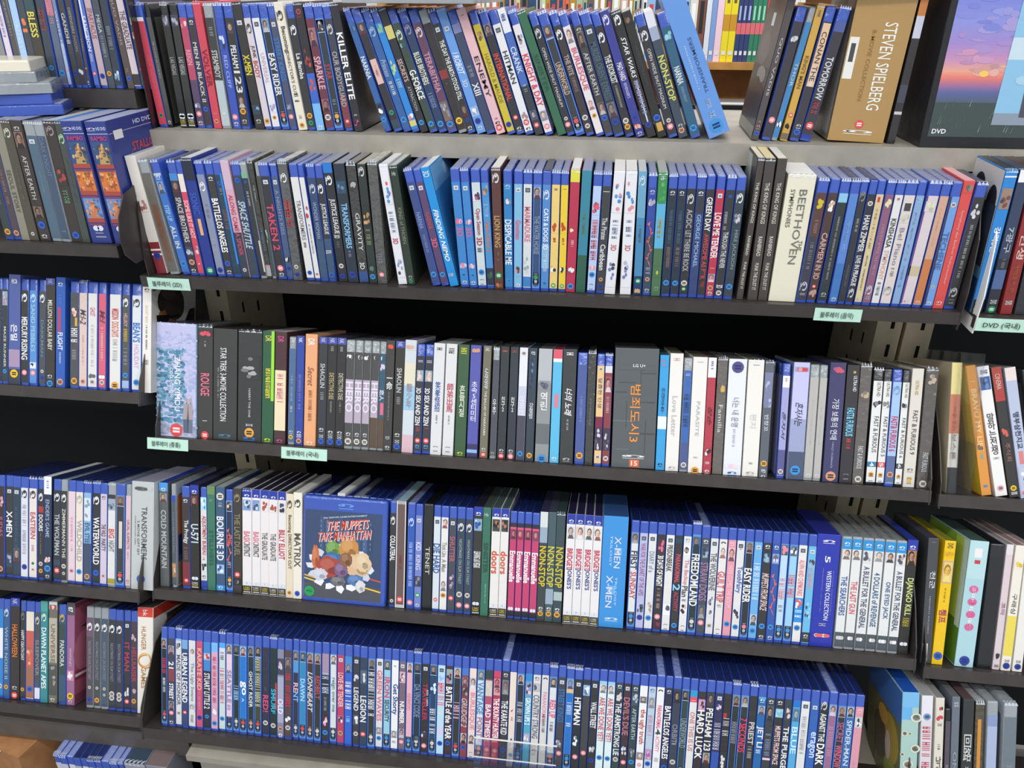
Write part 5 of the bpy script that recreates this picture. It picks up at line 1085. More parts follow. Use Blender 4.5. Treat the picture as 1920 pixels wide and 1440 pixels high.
def make_bay(side):
    x0, x1, rows = BAYS[side]
    root = empty('shelving_unit', ((x0 + x1) / 2, 1.2, 0))
    tag(root, {'middle': 'brown steel shelving bay in the middle holding five full rows of cases', 'left': 'brown steel shelving bay on the left, its trays set slightly higher',
               'right': 'brown steel shelving bay at the right edge with DVD rows'}[side], 'shelving', 'steel shelving bays side by side')
    root.matrix_world = Matrix.Translation(root.location); inv = root.matrix_world.inverted()
    def part(mb, name, m, lab=None):
        mb.v = [tuple(inv @ Vector(v)) for v in mb.v]; o = mb.build(name, m, root)
        if lab: o['label'] = lab
        return o
    for r in rows:
        fr = frame_of(r); flat = ROWS[r][2] == 0; D = .30 if flat else .20
        mb = MB(); fbox(mb, fr, x0, x1, -.004, D, -.0035, 0); fbox(mb, fr, x0, x1, -.0125, -.0045, -.0165, .001)
        if r == 'l1':
            mb = MB(); fbox(mb, fr, x0, x1 + .0, -.012, D, -.026, 0)
        part(mb, 'shelf_tray', 'brown')
        for xs in (x0 + .001, x1 - .003):
            if r == 'l1': continue
            mb = MB(); bulge = r == 'l2' and xs > -1
            if bulge: xs = -.6932
            if r == 'r2' and xs < 0: xs = -.6905
            plate(mb, fr, xs, 2 if bulge else flat); part(mb, 'side_bracket', 'white' if (r == 'R2' and xs < .6) else 'brown', 'white side bracket' if (r == 'R2' and xs < .6) else None)
    mb = MB(); mb.box(x0 + (.002 if side == 'middle' else .0), x1 - .002, POST_Y + .235, POST_Y + .245, .02, EYE - .19 if side == 'middle' else EYE - .19); part(mb, 'back_panel', 'void')
    pl = {'middle': ((-.7148, -.674), (.4378, .4770)), 'left': ((-1.93, -1.89),), 'right': ((.4829, .5252),)}[side]
    for a, b in pl:
        mb = MB(); mb.box(a, b, POST_Y, POST_Y + .23, .02, EYE - .25)
        p = part(mb, 'upright_post', 'post', 'beige slotted upright')
        sl = MB(); xc = (a + b) / 2; z = .3
        while z < EYE - .28:
            sl.box(xc + .002, xc + .0075, POST_Y - .0006, POST_Y + .002, z, z + .022)
            for xs in (a - .0006, b - .0014):
                sl.box(xs, xs + .002, POST_Y + .05, POST_Y + .056, z, z + .02); sl.box(xs, xs + .002, POST_Y + .11, POST_Y + .118, z - .02, z)
            z += .05
        sl.v = [tuple(inv @ Vector(v)) for v in sl.v]; s = sl.build('slot_row', 'slot', p); s['kind'] = 'stuff'
    if side == 'middle':
        fr = frame_of('r1'); mb = MB(); fbox(mb, fr, x0 + .002, .74, -.022, .32, -.030, 0)
        part(mb, 'top_board', 'beige', 'beige board under the top row')
        mb = MB(); fbox(mb, fr, x0 - .04, x0 + .0018, -.022, .32, -.030, 0); part(mb, 'end_cap', 'brown')
        mb = MB(); mb.slab([(-.6995, 1.165, EYE - .23), (-.6995, 1.165, EYE + .02), (-.6995, 1.45, EYE + .02), (-.6995, 1.45, EYE - .23)], (.0015, 0, 0)); part(mb, 'divider_plate', 'black')
    return root
for b in BAYS: make_bay(b)

# ------------------------------------------------------------------ handwritten mint labels stuck on the shelf lips
TAGS = (('r2', 284, 362, '블루레이 (2D)', 'mint paper label with bracketed 2D on the second middle shelf, left end'),
        ('r2', 1525, 1613, '블루레이 (음악)', 'mint paper label under the music cases on the second middle shelf'),
        ('r3', 285, 361, '블루레이 (중홍)', 'mint paper label under the wide pale blue painted box'),
        ('r3', 534, 619, '블루레이 (국내)', 'mint paper label under the peach orange sleeve'),
        ('R2', 1826, 1925, 'DVD (국내)', 'mint paper label with handwritten DVD on the right bay'))
for r, a, b, s, lab in TAGS: want_text(s, .008)
ptext = ['THE MUPPETS', 'TAKE MANHATTAN', '20th CENTURY HOME ENTERTAINMENT', 'DVD', '12', 'HD DVD', 'RAMBO', 'STALLONE', 'ALL']
for s in ptext: want_text(s, .02); want_text(s, .004, .25)
bake_text()
make_rows()
def wordnum(n): return 'first' if n == 1 else ORD[n - 1]
rndt = random.Random(3)
for r, a, b, s, lab in TAGS:
    fr = frame_of(r); y, z, t = ROWS[r]; X0, X1 = solve_x(r, a), solve_x(r, b); w = X1 - X0; H = .0165
    mb = MB(); n = 6; e = -.0135
    for i in range(n):
        xa, xb = w * i / n, w * (i + 1) / n; ya, yb = [e - .0012 * math.sin(math.pi * k / n) - .0006 * (k == 0 or k == n) for k in (i, i + 1)]
        mb.slab([(xa, ya, -H - .001), (xb, yb, -H - .001), (xb, yb, .001), (xa, ya, .001)], (0, .0004, 0))
    o = mb.build('paper_label', 'tagpaper'); st, ct = math.sin(t), math.cos(t)
    o.matrix_world = Matrix(((1, 0, 0, X0), (0, ct, st, y), (0, -st, ct, z - .0015), (0, 0, 0, 1)))
    tag(o, lab, 'label', 'handwritten shelf labels')
    tx = MB(); text_on(tx, s, '2b2f33', w * .12, w * .82, -H * .82, -H * .22, e - .0026, 'h', .008); tx.build('handwriting', 'ink', o)

# ------------------------------------------------------------------ blue case turned to show its cover, fourth shelf
y, z, t = ROWS['r4']; st, ct = math.sin(t), math.cos(t)
X0 = solve_x('r4', 566.5); P = Vector((X0, y - .0015 * ct, z + .0015 * st)) + Vector((0, 0, .001))
Wc, Hc = .137, .1715
mb = MB(); shell(mb, Wc, .0135, Hc, .004); cov = mb.build('face_out_disc_case', 'blue')
cov.matrix_world = Matrix(((1, 0, 0, P.x), (0, ct, st, P.y), (0, -st, ct, P.z), (0, 0, 0, 1)))
tag(cov, 'blue case standing face out, cover with orange slanted title and colourful crowd', 'disc case')
cv = MB(); rect(cv, .004, Wc - .008, .006, Hc - .022, -.0002, '34486c')
rect(cv, .004, Wc - .008, .006, .03, -.0003, '4c4e54')
for i in range(9):
    xx = .028 + .01 * i; rect(cv, xx, xx + .007, .085, .14 - .006 * (i % 3), -.0003, ('3c5478', '46608a', '2e4264')[i % 3])
    for j in range(6): rect(cv, xx + .002, xx + .003, .09 + j * .008, .094 + j * .008, -.0004, '7d94b4')
for (xa, xb, zz, c) in ((.004, .03, .036, 'e8c24a'), (.1, Wc - .008, .028, 'e8c24a'), (.004, .03, .041, 'd8a84a'), (.1, Wc - .008, .045, 'c8523a')):
    cv.poly([(xa, -.0005, zz), (xb, -.0005, zz - .006), (xb, -.0005, zz - .0035), (xa, -.0005, zz + .0025)], c)
cv.build('cover_sheet', 'print', cov)
art = MB(); rr = random.Random(5)
for i in range(16):     # torn paper scraps round the group
    a = 2 * math.pi * i / 16; cx, cz = .062 + .047 * math.cos(a), .058 + .034 * math.sin(a)
    art.poly([(cx + rr.uniform(.005, .012) * math.cos(b), -.0006, cz + rr.uniform(.004, .009) * math.sin(b)) for b in (0, 1.2, 2.5, 3.8, 5)], rr.choice(('dcdfe8', 'c9cedc', 'eef')))
def furry(mb, cx, cz, rx, rz, y, col, seed, n=26, j=.14):
    q = random.Random(seed); mb.poly([(cx + rx * (1 + q.uniform(-j, j)) * math.cos(2 * math.pi * i / n), y, cz + rz * (1 + q.uniform(-j, j)) * math.sin(2 * math.pi * i / n)) for i in range(n)], col)
for n, (cx, cz, rx, rz, c) in enumerate(((.022, .072, .006, .02, 'c86a3c'), (.05, .088, .012, .014, '6c9a48'), (.05, .07, .018, .012, '3c68a4'), (.077, .09, .016, .019, 'c88a44'), (.045, .058, .021, .017, 'a84434'), (.092, .064, .021, .02, 'd8b48c'), (.1, .07, .012, .015, 'e0c49c'), (.064, .055, .011, .012, '7c5c84'), (.088, .04, .014, .009, '5078b0'), (.06, .036, .013, .008, '6c6c70'), (.072, .072, .01, .012, '8c5c3c'), (.03, .045, .012, .01, 'ccccd8'), (.096, .03, .008, .01, 'd8d4d4'))):
    furry(art, cx, cz, rx, rz, -.0007 - n * .00003, c, n)
    furry(art, cx - rx * .2, cz + rz * .25, rx * .55, rz * .5, -.00072 - n * .00003, blend(c, 'fff', .14), n + 50); furry(art, cx + rx * .3, cz - rz * .35, rx * .4, rz * .35, -.00072 - n * .00003, blend(c, '000', .22), n + 90)
art.build('cover_picture', 'print', cov)
tt = MB()
for s, x0, x1, z0, z1 in (('THE MUPPETS', .04, .108, .121, .136), ('TAKE MANHATTAN', .026, .112, .104, .119)):
    for dx, dz, c, yy in ((.001, -.0012, 'f0e8e4', -.0009), (0, 0, 'd8482c', -.0011)): text_on(tt, s, c, x0 + dx, x1 + dx, z0 + dz, z1 + dz, yy, 'h', .004, .25)
text_on(tt, '20th CENTURY HOME ENTERTAINMENT', 'c8d4e0', .034, .105, .1405, .143, -.0008, 'h', .02)
tt.v = [(vx, vy, vz + (vx - .07) * .13) for vx, vy, vz in tt.v]; tt.build('title_lettering', 'print', cov)
lg = MB(); bdlogo(lg, .03, Hc - .012, -.0003, '6a98e0', 1.6); lg.v = [(vx + .055, vy, vz) for vx, vy, vz in lg.v]; lg.build('format_logo', 'print', cov)
st_ = MB(); disc(st_, .013, .016, .0085, .0085, -.0012, '1f9a54', 18); text_on(st_, 'ALL', '0c5a2c', .008, .018, .0145, .0185, -.0014, 'h', .02); st_.build('rating_sticker', 'print', cov)

# ------------------------------------------------------------------ twin tall picture box, left bay second shelf (two boxes side by side)
y, z, t = ROWS['l2']
def leaning_box(row, xb, xt, yt, w, d, h, col, name, label, cat='box set', group=None, kind='X', back=0):
    y, z, t = ROWS[row]; X = solve_x(row, xb); c = Case(); a = edge_lean(row, X, xt, yt)
    sa, ca = math.sin(a), math.cos(a)
    mw = Matrix(((ca, 0, sa, X), (0, 1, 0, y + back), (-sa, 0, ca, z + .0006 + (w * sa if sa > 0 else 0)), (0, 0, 0, 1)))
    mb = MB(); shell(mb, w, d, h, .0007, top='b8bcd8', side=col, front=col); o = mb.build(name, 'card', None, mw); tag(o, label, cat, group); return o, mw
for i, (xb, xt) in enumerate(((174, 114), (217, 158.5))):
    o, mw = leaning_box('l2', xb, xt, 234, .0312, .135, .174, '2c3a84', 'disc_box_set', ('deep blue picture box, left one of the twin boxes on the left bay', 'deep blue picture box with white sticker on its side panel')[i], 'box set', 'twin blue picture boxes')
    w, h = .0312, .174; a, b, c = MB(), MB(), MB()
    rect(a, .0005, w, h * .9, h * .905, -.0003, 'b9bcd0')
    for k, (zc, cc) in enumerate(((.735, ('34507c', 'c87840', 'b89860')), (.515, ('d87830', 'e8a050', 'c86a40')), (.285, ('6a90c8', 'd89060', 'c87850')))):
        zz = h * zc; rect(b, w * .1, w * .93, zz - h * .105, zz + h * .105, -.0003, cc[0])
        b.poly([(w * .25, -.0004, zz - h * .1), (w * .8, -.0004, zz - h * .1), (w * .68, -.0004, zz + h * .03), (w * .38, -.0004, zz + h * .03)], cc[2]); disc(b, w * .52, zz + h * .045, w * .13, h * .035, -.0005, cc[1], 9)
        q9 = random.Random(k)
        for _ in range(26): disc(b, w * q9.uniform(.16, .87), zz + h * q9.uniform(-.06, .09), w * q9.uniform(.03, .09), h * q9.uniform(.006, .018), -.00052 - q9.random() * .00006, blend(q9.choice(cc), q9.choice(('222', 'eca', '421')), q9.uniform(.1, .6)), 7)
        rect(b, w * .1, w * .93, zz - h * .105, zz - h * .07, -.0006, 'a84838'); rect(b, w * .12, w * .9, zz - h * .13, zz - h * .112, -.0006, '7c4068')
    text_on(c, 'HD DVD', 'c8cce8', w * .5, w * .95, h * .93, h * .955, -.0004, 'h', .02); bdlogo(c, w, h * .943, -.0004, 'c8cce8', .8, .25)
    text_on(c, 'RAMBO', 'c0406a', w * .14, w * .9, h * .85, h * .885, -.0004, 'h', .02)
    for e in (-1, 1): disc(a, w * (.5 + e * .11), h * .13, w * .15, .0042, -.0004, 'dfe3ee', 12)
    rect(a, w * .3, w * .7, h * .085, h * .092, -.0004, 'aab'); rect(a, w * .28, w * .8, h * .05, h * .062, -.0004, '99a')
    if i:      # side panel facing the middle bay
        sp = MB(); d = .135; X = w + .0003
        def sr(m, y0, y1, z0, z1, col, k=0): m.poly([(X + k, y0, z0), (X + k, y1, z0), (X + k, y1, z1), (X + k, y0, z1)], col)
        sr(sp, .001, d, h * .895, h * .9, 'b9bcd0')
        for m_ in range(5): sp.poly([(X, .03 + m_ * .02, h * .6), (X, .05 + m_ * .02, h * .75), (X, .04 + m_ * .02, h * .5)], '4a5eb0')
        tx = MB(); vs, fs = GLYPH[('STALLONE', .02, 0.0)]; tx.tris([(X + .0002, .05 + u * .08, h * .72 + v * h * .07) for u, v in vs], fs, 'c8403c')
        vs, fs = GLYPH[('HD DVD', .02, 0.0)]; tx.tris([(X + .0002, .065 + u * .05, h * .925 + v * h * .035) for u, v in vs], fs, 'd8dcf0')
        tx.build('side_lettering', 'card', o); wp = MB(); sr(wp, .012, .034, h * .845, h * .915, 'eeeef2', .0004); wp.build('price_sticker', 'white', o)
        sp.build('side_panel_print', 'card', o)
    a.build('printed_panel', 'card', o); b.build('picture_panel', 'card', o); c.build('title_lettering', 'card', o)

# ------------------------------------------------------------------ lying stack in front of the left bay's upper rows
zz = ROWS['l2'][1] + .1747; cor = at_z(100, 214, zz)
spec = (('B', 'ddd', 22, .018, 1.0), ('B', 'ccd', 20, .004, .8), ('C', 'ccc', 25, .008, .9), ('C', 'ddd', 22, -.012, .95), ('S', 'e8e0cc', 20, -.018, .7))
nm = ('lowest of the stack, blue case lying flat', 'second from the bottom of the lying stack, blue case', 'middle clear case of the lying stack at the left edge', 'upper clear case of the lying stack at the left edge', 'topmost cream sleeve lying on the stack at the left edge')
for i, (k, col, ang, dx, q) in enumerate(spec):
    mb = MB(); w, d, h = .1715, .135, .0142
    r_ = .002; mb2 = MB(); shell(mb2, w, d, h, r_, top=col, side=col, front=col)
    o = mb2.build(KIND[k], {'B': 'blue', 'C': 'clear', 'S': 'card'}[k])
    an = math.radians(ang); o.matrix_world = Matrix.Translation((cor.x + dx, cor.y, zz + i * .0146)) @ Matrix.Rotation(an, 4, 'Z') @ Matrix.Translation((-w, 0, 0))
    s = MB(); s.slab([(.01, .01, h), (w - .004, .01, h), (w - .004, d - .005, h), (.01, d - .005, h)], (0, 0, .0002), col); s.build('cover_sheet', 'print', o)
    tag(o, nm[i], 'disc case', 'cases lying in a stack at the left edge')

# ------------------------------------------------------------------ case lying on the tops of the leaning row, and one at the right
def lying(px, py, y, ang, label, kind='C', col='888', w=.19, d=.135, h=.014, zz=None):
    c = at_y(px, py, y); mb = MB(); shell(mb, w, d, h, .003, top=col, side=col, front=col); o = mb.build(KIND[kind], 'clear' if kind == 'C' else 'card')
    o.matrix_world = Matrix.Translation((c.x, y, zz if zz is not None else c.z)) @ Matrix.Rotation(math.radians(ang), 4, 'Z')
    s = MB(); s.slab([(.006, .006, -.0002), (w - .006, .006, -.0002), (w - .006, d - .005, -.0002), (.006, d - .005, -.0002)], (0, 0, .0002), '777'); s.build('cover_sheet', 'print', o)
    tag(o, label, 'disc case', 'cases lying on top of the rows'); return o
lying(640, 6, 1.162, -8, 'clear case lying on top of the leaning row, cut by the top edge', zz=ROWS['r1'][1] + .1735)
lying(1470, 4, 1.15, 4, 'clear case lying across the tops left of the wide gold box', zz=ROWS['r1'][1] + .192, w=.2)

# ------------------------------------------------------------------ big boxed edition shown face out at the right end of the top shelf
zt = ROWS['r1'][1]; c0 = at_z(1733, 268, zt); yb = 1.158
c0 = at_y(1737, 262, yb)
bx = MB(); w, d, h = .20, .12, .262; shell(bx, w, d, h, .002, top='1a1b20', side='1c1d22', front='15161a'); o = bx.build('display_box', 'card')
o.matrix_world = Matrix.Translation((c0.x - .008, yb, zt + .0006)) @ Matrix.Rotation(math.radians(2), 4, 'Z')
tag(o, 'black boxed edition shown face out with sunset sky picture, right end of top shelf', 'box set')
a = MB(); y = -.0004; stops = ((.98, '5c66c0'), (.75, '7480d0'), (.6, '8c90d8'), (.5, 'a088c8'), (.42, 'c890b4'), (.37, 'e8a48c'), (.34, 'e87c70'), (.3, '9c6c98'), (.27, '5c6498'), (.22, '4c5c6c'))
zs = [h * .22]
for (za, ca), (zb, cb) in zip(stops, stops[1:]):
    for q in range(5): rect(a, .008, w - .006, h * (za + (zb - za) * (q + 1) / 5), h * (za + (zb - za) * q / 5), y, blend(ca, cb, q / 5))
rect(a, .008, w - .006, .014, zs[-1], y, '3c4a48')
rr = random.Random(9)
for _ in range(170):
    zf = rr.uniform(.33, .96); base_ = min(stops, key=lambda s_: abs(s_[0] - zf))[1]
    disc(a, rr.uniform(.02, w - .02), h * zf, rr.uniform(.004, .014), rr.uniform(.001, .005), y - .0002 - rr.random() * .0002, blend(base_, rr.choice(('ccd4f4', '4c58b4', 'e0b0c0')), rr.uniform(.08, .3)), 9)
disc(a, .06, h * .355, .006, .004, y - .0005, 'f8c860', 10)
for _ in range(40): xx, q = rr.uniform(.012, w - .012), rr.uniform(.018, .055); a.poly([(xx, y - .0003, q), (xx + .001, y - .0003, q), (xx + .0025, y - .0003, q + .012)], rr.choice(('6a7a5c', '8a9a8c', '54644c')))
a.build('cover_picture', 'print', o)
b = MB(); y = -.001; rect(b, .085, w - .012, .03, h * .72, y, '8cc0e0'); rect(b, .085, w - .012, h * .42, h * .52, y - .0001, 'c8dce8'); rect(b, .085, w - .012, .03, .045, y - .0001, '8c98a8')
for _ in range(60): disc(b, rr.uniform(.1, w - .025), rr.uniform(.06, h * .66), rr.uniform(.003, .01), rr.uniform(.002, .006), y - .0003 - rr.random() * .0001, rr.choice(('c4dcec', 'a8cce4', '98c0e0', 'b4d0e4')), 9)
for xx in (.125, .15): b.poly([(xx - .008, y - .0005, .04), (xx + .008, y - .0005, .04), (xx + .012, y - .0005, .12), (xx, y - .0005, .145), (xx - .011, y - .0005, .11)], '4c4a58')
b.build('inset_picture', 'print', o)
c = MB(); text_on(c, 'DVD', 'f0f0f4', .012, .03, .018, .024, -.0012, 'h', .02); rect(c, .15, .168, .008, .026, -.0012, 'e8a030'); text_on(c, '12', 'fff', .153, .165, .011, .023, -.0014, 'h', .02); c.build('cover_lettering', 'print', o)

# ------------------------------------------------------------------ covers printed on the visible sides of some cases
def find(land): return next(c for _, cs, _ in ALL for c in cs if c.land == land)
def nth(land, k):
    for _, cs, _ in ALL:
        for i, c in enumerate(cs):
            if c.land == land: return cs[i + k]
def side_art(c, right, shapes, name='side_picture', m='card'):
    """shapes: (colour, [(u, v) ...]) with u 0..1 front to back, v 0..1 bottom to top; or (colour, 'e', u, v, ru, rv)"""
    d, h = c.d / 1000, c.h / 1000; X = c.w + .0004 if right else -.0004; s = .00006 if right else -.00006; mb = MB()
    for i, q in enumerate(shapes):
        if q[1] == 'e': pts = [(q[2] + q[4] * math.cos(a * math.pi / 8), q[3] + q[5] * math.sin(a * math.pi / 8)) for a in range(16)]
        else: pts = q[1]
        mb.poly([(X + s * i, u * d, v * h) for u, v in pts], q[0])
    return mb.build(name, m, c.obj)
R_ = lambda a, b, e, f: [(a, e), (b, e), (b, f), (a, f)]
side_art(find("left third shelf's end white sleeve"), True, (('c9c6c0', R_(.01, .99, .01, .99)), ('15151a', [(.3, .02), (.98, .02), (.98, .8), (.85, .78), (.7, .62), (.5, .55), (.35, .4)]),
    ('2e2722', 'e', .42, .84, .3, .16), ('8a5634', [(.16, .74), (.5, .8), (.56, .62), (.42, .48), (.25, .45), (.18, .55), (.12, .6)]), ('3c302a', 'e', .5, .8, .22, .13),
    ('121215', [(.1, .71), (.38, .72), (.36, .62), (.26, .6), (.12, .64)]), ('121215', [(.36, .7), (.6, .73), (.6, .71), (.36, .68)]), ('5c3028', 'e', .25, .52, .06, .015), ('4a3e36', 'e', .36, .92, .16, .06)))
side_art(nth('rightmost of five swirl-marked cases', -5), False, (('333', R_(.02, .1, .02, .1)),))
c = next(c for c in l5 if any('WHITENEY' in k for k in c.tok))
side_art(c, True, (('7c3c50', R_(.01, .99, .01, .99)), ('a05468', [(.01, .1), (.55, .1), (.75, .5), (.6, .95), (.01, .95)]), ('b86c80', 'e', .2, .5, .22, .2), ('4c2434', [(.1, .74), (.7, .82), (.9, .74), (.5, .7)]), ('2c1820', 'e', .45, .66, .16, .035), ('d8b0b8', 'e', .36, .655, .04, .015), ('8c3048', [(.01, .33), (.4, .3), (.5, .26), (.3, .22), (.01, .24)]), ('d8c8c8', [(.01, .3), (.3, .285), (.3, .265), (.01, .27)])))
c = r4[1]; side_art(c, True, (('3a4a78', R_(.04, .99, .02, .88)), ('b8643c', [(.04, .5), (.4, .5), (.7, .88), (.04, .88)]), ('22315c', R_(.05, .99, .3, .5)), ('8a6c50', [(.04, .02), (.8, .02), (.7, .26), (.04, .24)]), ('c8a880', 'e', .25, .16, .12, .07)))
c = next(c for c in r2 if any('NEMO' in k for k in c.tok)); side_art(c, True, (('3c88c0', R_(.01, .99, .01, .99)), ('78b4dc', R_(.01, .99, .8, .99)), ('24588c', [(.3, .01), (.99, .01), (.99, .6), (.6, .5)]), ('1c4068', 'e', .7, .2, .25, .16), ('3c6c58', 'e', .5, .45, .08, .12), ('a8d0ec', 'e', .6, .9, .08, .05)))
side_art(R2c[0], False, (('d4d2d0', R_(.01, .99, .01, .99)), ('26262c', 'e', .78, .82, .12, .1), ('26262c', R_(.66, .9, .3, .82)), ('26262c', 'e', .45, .82, .12, .1), ('26262c', R_(.33, .57, .3, .82)), ('26262c', 'e', .14, .76, .1, .12), ('2c3444', R_(.02, .26, .2, .76)), ('1c3c70', R_(.01, .99, .01, .3)), ('50809c', R_(.01, .5, .25, .33))))
side_art(next(c for c in R4c if any('청춘' in k for k in c.tok)), False, (('5c8c2c', R_(.01, .99, .01, .99)), ('90b83c', R_(.2, .99, .7, .99)), ('b8d458', R_(.01, .3, .35, .99)), ('38682c', R_(.5, .99, .2, .6)), ('c8dcd8', R_(.01, .12, .3, .99))))
side_art(R4c[1], True, (('c8a810', R_(.01, .99, .01, .99)), ('98a028', R_(.3, .99, .4, .99))))
side_art(find('honeycomb-patterned blue box'), False, (('6c7044', R_(.01, .99, .01, .99)), ('3c70b4', R_(.01, .99, .72, .99)), ('a89838', 'e', .3, .5, .25, .2), ('4c4828', 'e', .6, .4, .2, .2), ('8c9c40', 'e', .25, .2, .2, .15), ('c8c4b0', 'e', .35, .42, .08, .12), ('5c5c28', 'e', .85, .3, .12, .25), ('c8a848', 'e', .5, .62, .14, .08)))
side_art(find('red-topped white box'), True, (('e0dcd4', R_(.01, .99, .01, .9)), ('c83c2c', R_(.005, .995, .9, .998)), ('4c4844', R_(.3, .99, .3, .88)), ('d89838', 'e', .16, .5, .12, .08), ('2e2a28', R_(.5, .99, .1, .88))))
side_art(next(c for c in r1 if any('SPIELBERG' in k for k in c.tok)), False, (('6c6a64', R_(.01, .99, .01, .99)), ('8c8a84', R_(.1, .9, .1, .45)), ('3c3a38', R_(.2, .8, .5, .9)), ('a8a6a0', R_(.05, .3, .04, .99))))
side_art(find('large grey-brown case'), False, (('3e3a36', R_(.01, .99, .01, .99)), ('5c544c', R_(.01, .99, .5, .99)), ('6c645c', 'e', .6, .62, .3, .12), ('8a8478', 'e', .4, .44, .25, .06), ('26282a', [(.01, .1), (.99, .1), (.99, .36), (.5, .42), (.01, .34)]), ('747064', R_(.01, .99, .01, .09)), ('d8d4cc', R_(.4, .56, .78, .87))))
side_art(find('case beside three tall brown volumes') , True, (('566', R_(.05, .9, .05, .85)),), 'side_picture', 'print') if False else None
side_art(next(c for c in r2 if any('RAINBREAD' in k for k in c.tok)), False, (('4a463f', R_(.01, .99, .01, .99)), ('b4b8ac', [(.2, .6), (.99, .7), (.99, .98), (.3, .98)]), ('7c98a4', R_(.3, .7, .4, .7)), ('98a8a0', 'e', .6, .8, .2, .1)))
c = next(c for c in R3c if any('BRAVO' in k for k in c.tok)); side_art(c, False, (('7c3c20', R_(.01, .99, .01, .99)), ('d8b830', R_(.005, .2, .01, .99)), ('e8d068', [(.01, .7), (.6, .85), (.99, .99), (.01, .99)])))

# ------------------------------------------------------------------ clear slip box round the 1947 sleeve, right bay
fr = frame_of('R3'); xa, xb = solve_x('R3', 1700 + 315 / 4.645, .19) , solve_x('R3', 1700 + 540 / 4.645, .19)
def panel(mb, fr, x0, x1, u0, u1, v0, v1): fbox(mb, fr, x0, x1, u0, u1, v0, v1)
bx = MB()
xa = solve_x('R3', 1700 + 345 / 4.645); xb = xa + .0325
for q in ((xa, xa + .0008, -.004, .13), (xb - .0008, xb, -.004, .13), (xa, xb, -.0045, -.0037)): fbox(bx, fr, q[0], q[1], q[2], q[3], .001, .205)
fbox(bx, fr, xa, xb, -.004, .13, .2045, .2053); fbox(bx, fr, xa, xb, -.004, .13, .0008, .0016)
o = bx.build('clear_slip_box', 'acrylic'); tag(o, 'clear plastic slip box round the faded yellow and red sleeve', 'box')

# ------------------------------------------------------------------ clear acrylic sign holder in front of the lowest middle row
fr = frame_of('r5'); xa, xb = solve_x('r5', 893), solve_x('r5', 1043)
bx = MB(); fbox(bx, fr, xa, xb, -.028, -.0265, -.06, .058); fbox(bx, fr, xa, xa + .0012, -.0265, -.014, -.03, .03)
fbox(bx, fr, xa, xb, -.0265, -.014, -.031, -.029)
o = bx.build('acrylic_sign_holder', 'acrylic'); tag(o, 'empty clear acrylic sign holder clipped to the lowest middle shelf', 'sign holder')
ed = MB()
for v0, v1 in ((.0575, .0588), (.0265, .0272), (-.022, -.021)): fbox(ed, fr, xa, xb, -.0284, -.0262, v0, v1)
ed.build('polished_edge', 'white', o)

# ------------------------------------------------------------------ far bookcase seen over the top shelf
YB = 2.5; sh = at_y(1370, 117, YB); zS = sh.z
root = empty('far_bookcase', (.6, YB, 0)); root.matrix_world = Matrix.Translation(root.location); inv = root.matrix_world.inverted()
tag(root, 'pine bookcase of comic volumes far behind, seen over the top shelf', 'bookcase')
def fpart(mb, name, m): mb.v = [tuple(inv @ Vector(v)) for v in mb.v]; return mb.build(name, m, root)
for zq, m in ((zS, 'wood'), (zS - .30, 'wood'), (zS + .26, 'wood')):
    mb = MB(); mb.box(-.7, 1.5, YB, YB + .28, zq - .02, zq); fpart(mb, 'shelf_board', m)
mb = MB(); mb.box(-.7, 1.5, YB + .28, YB + .3, 0, zS + .5); fpart(mb, 'back_panel', 'wood')
for xs in (-.72, 1.5): mb = MB(); mb.box(xs, xs + .02, YB, YB + .3, 0, zS + .5); fpart(mb, 'side_panel', 'wood')
mb = MB(); mb.box(-.7, 1.5, YB, YB + .28, 0, .08); fpart(mb, 'plinth', 'wood')
rb = random.Random(11); x = -.3; n = 0
near = {1334: ('bcd', 10), 1345: ('ecd0d8', 11), 1333: ('eee', 9)}
xs = [at_y(1323 + 0, 60, YB).x]
seq = [('d8dce4', .014, 0), ('7a9ad0', .014, 0), ('ecc8d4', .018, 1), ('e8d420', .018, 2), ('e8d420', .018, 2)] + [('2c3a6c', .012, 3)] * 3 + [('2c7a5c', .012, 4)] * 3 + [('c83c50', .012, 5), ('e8a8b0', .014, 1), ('c83c50', .012, 5)] + [('ddd', .014, 0)] * 4
start = at_y(1322, 60, YB).x; far = []
x = start
for col, w_, kd in seq: far.append((x, col, w_, kd)); x += w_ + .001
xl = start - .001; pal = ('b08a30', 'c8c8d4', '9a3c34', 'd86a50', 'e0d040', '8cb4e0', 'c8d0a0', 'a8b490', '9cac88', '3c4c74', 'd0a898', '445a84', '2c4668', '6a5a50', 'd8d4c8', 'b86a3c', 'e8e4dc', '7c4a3c')
while xl > -.42:
    w_ = rb.choice((.012, .014, .018, .022)); xl -= w_ + .001; far.append((xl, rb.choice(pal), w_, 6))
far.sort()
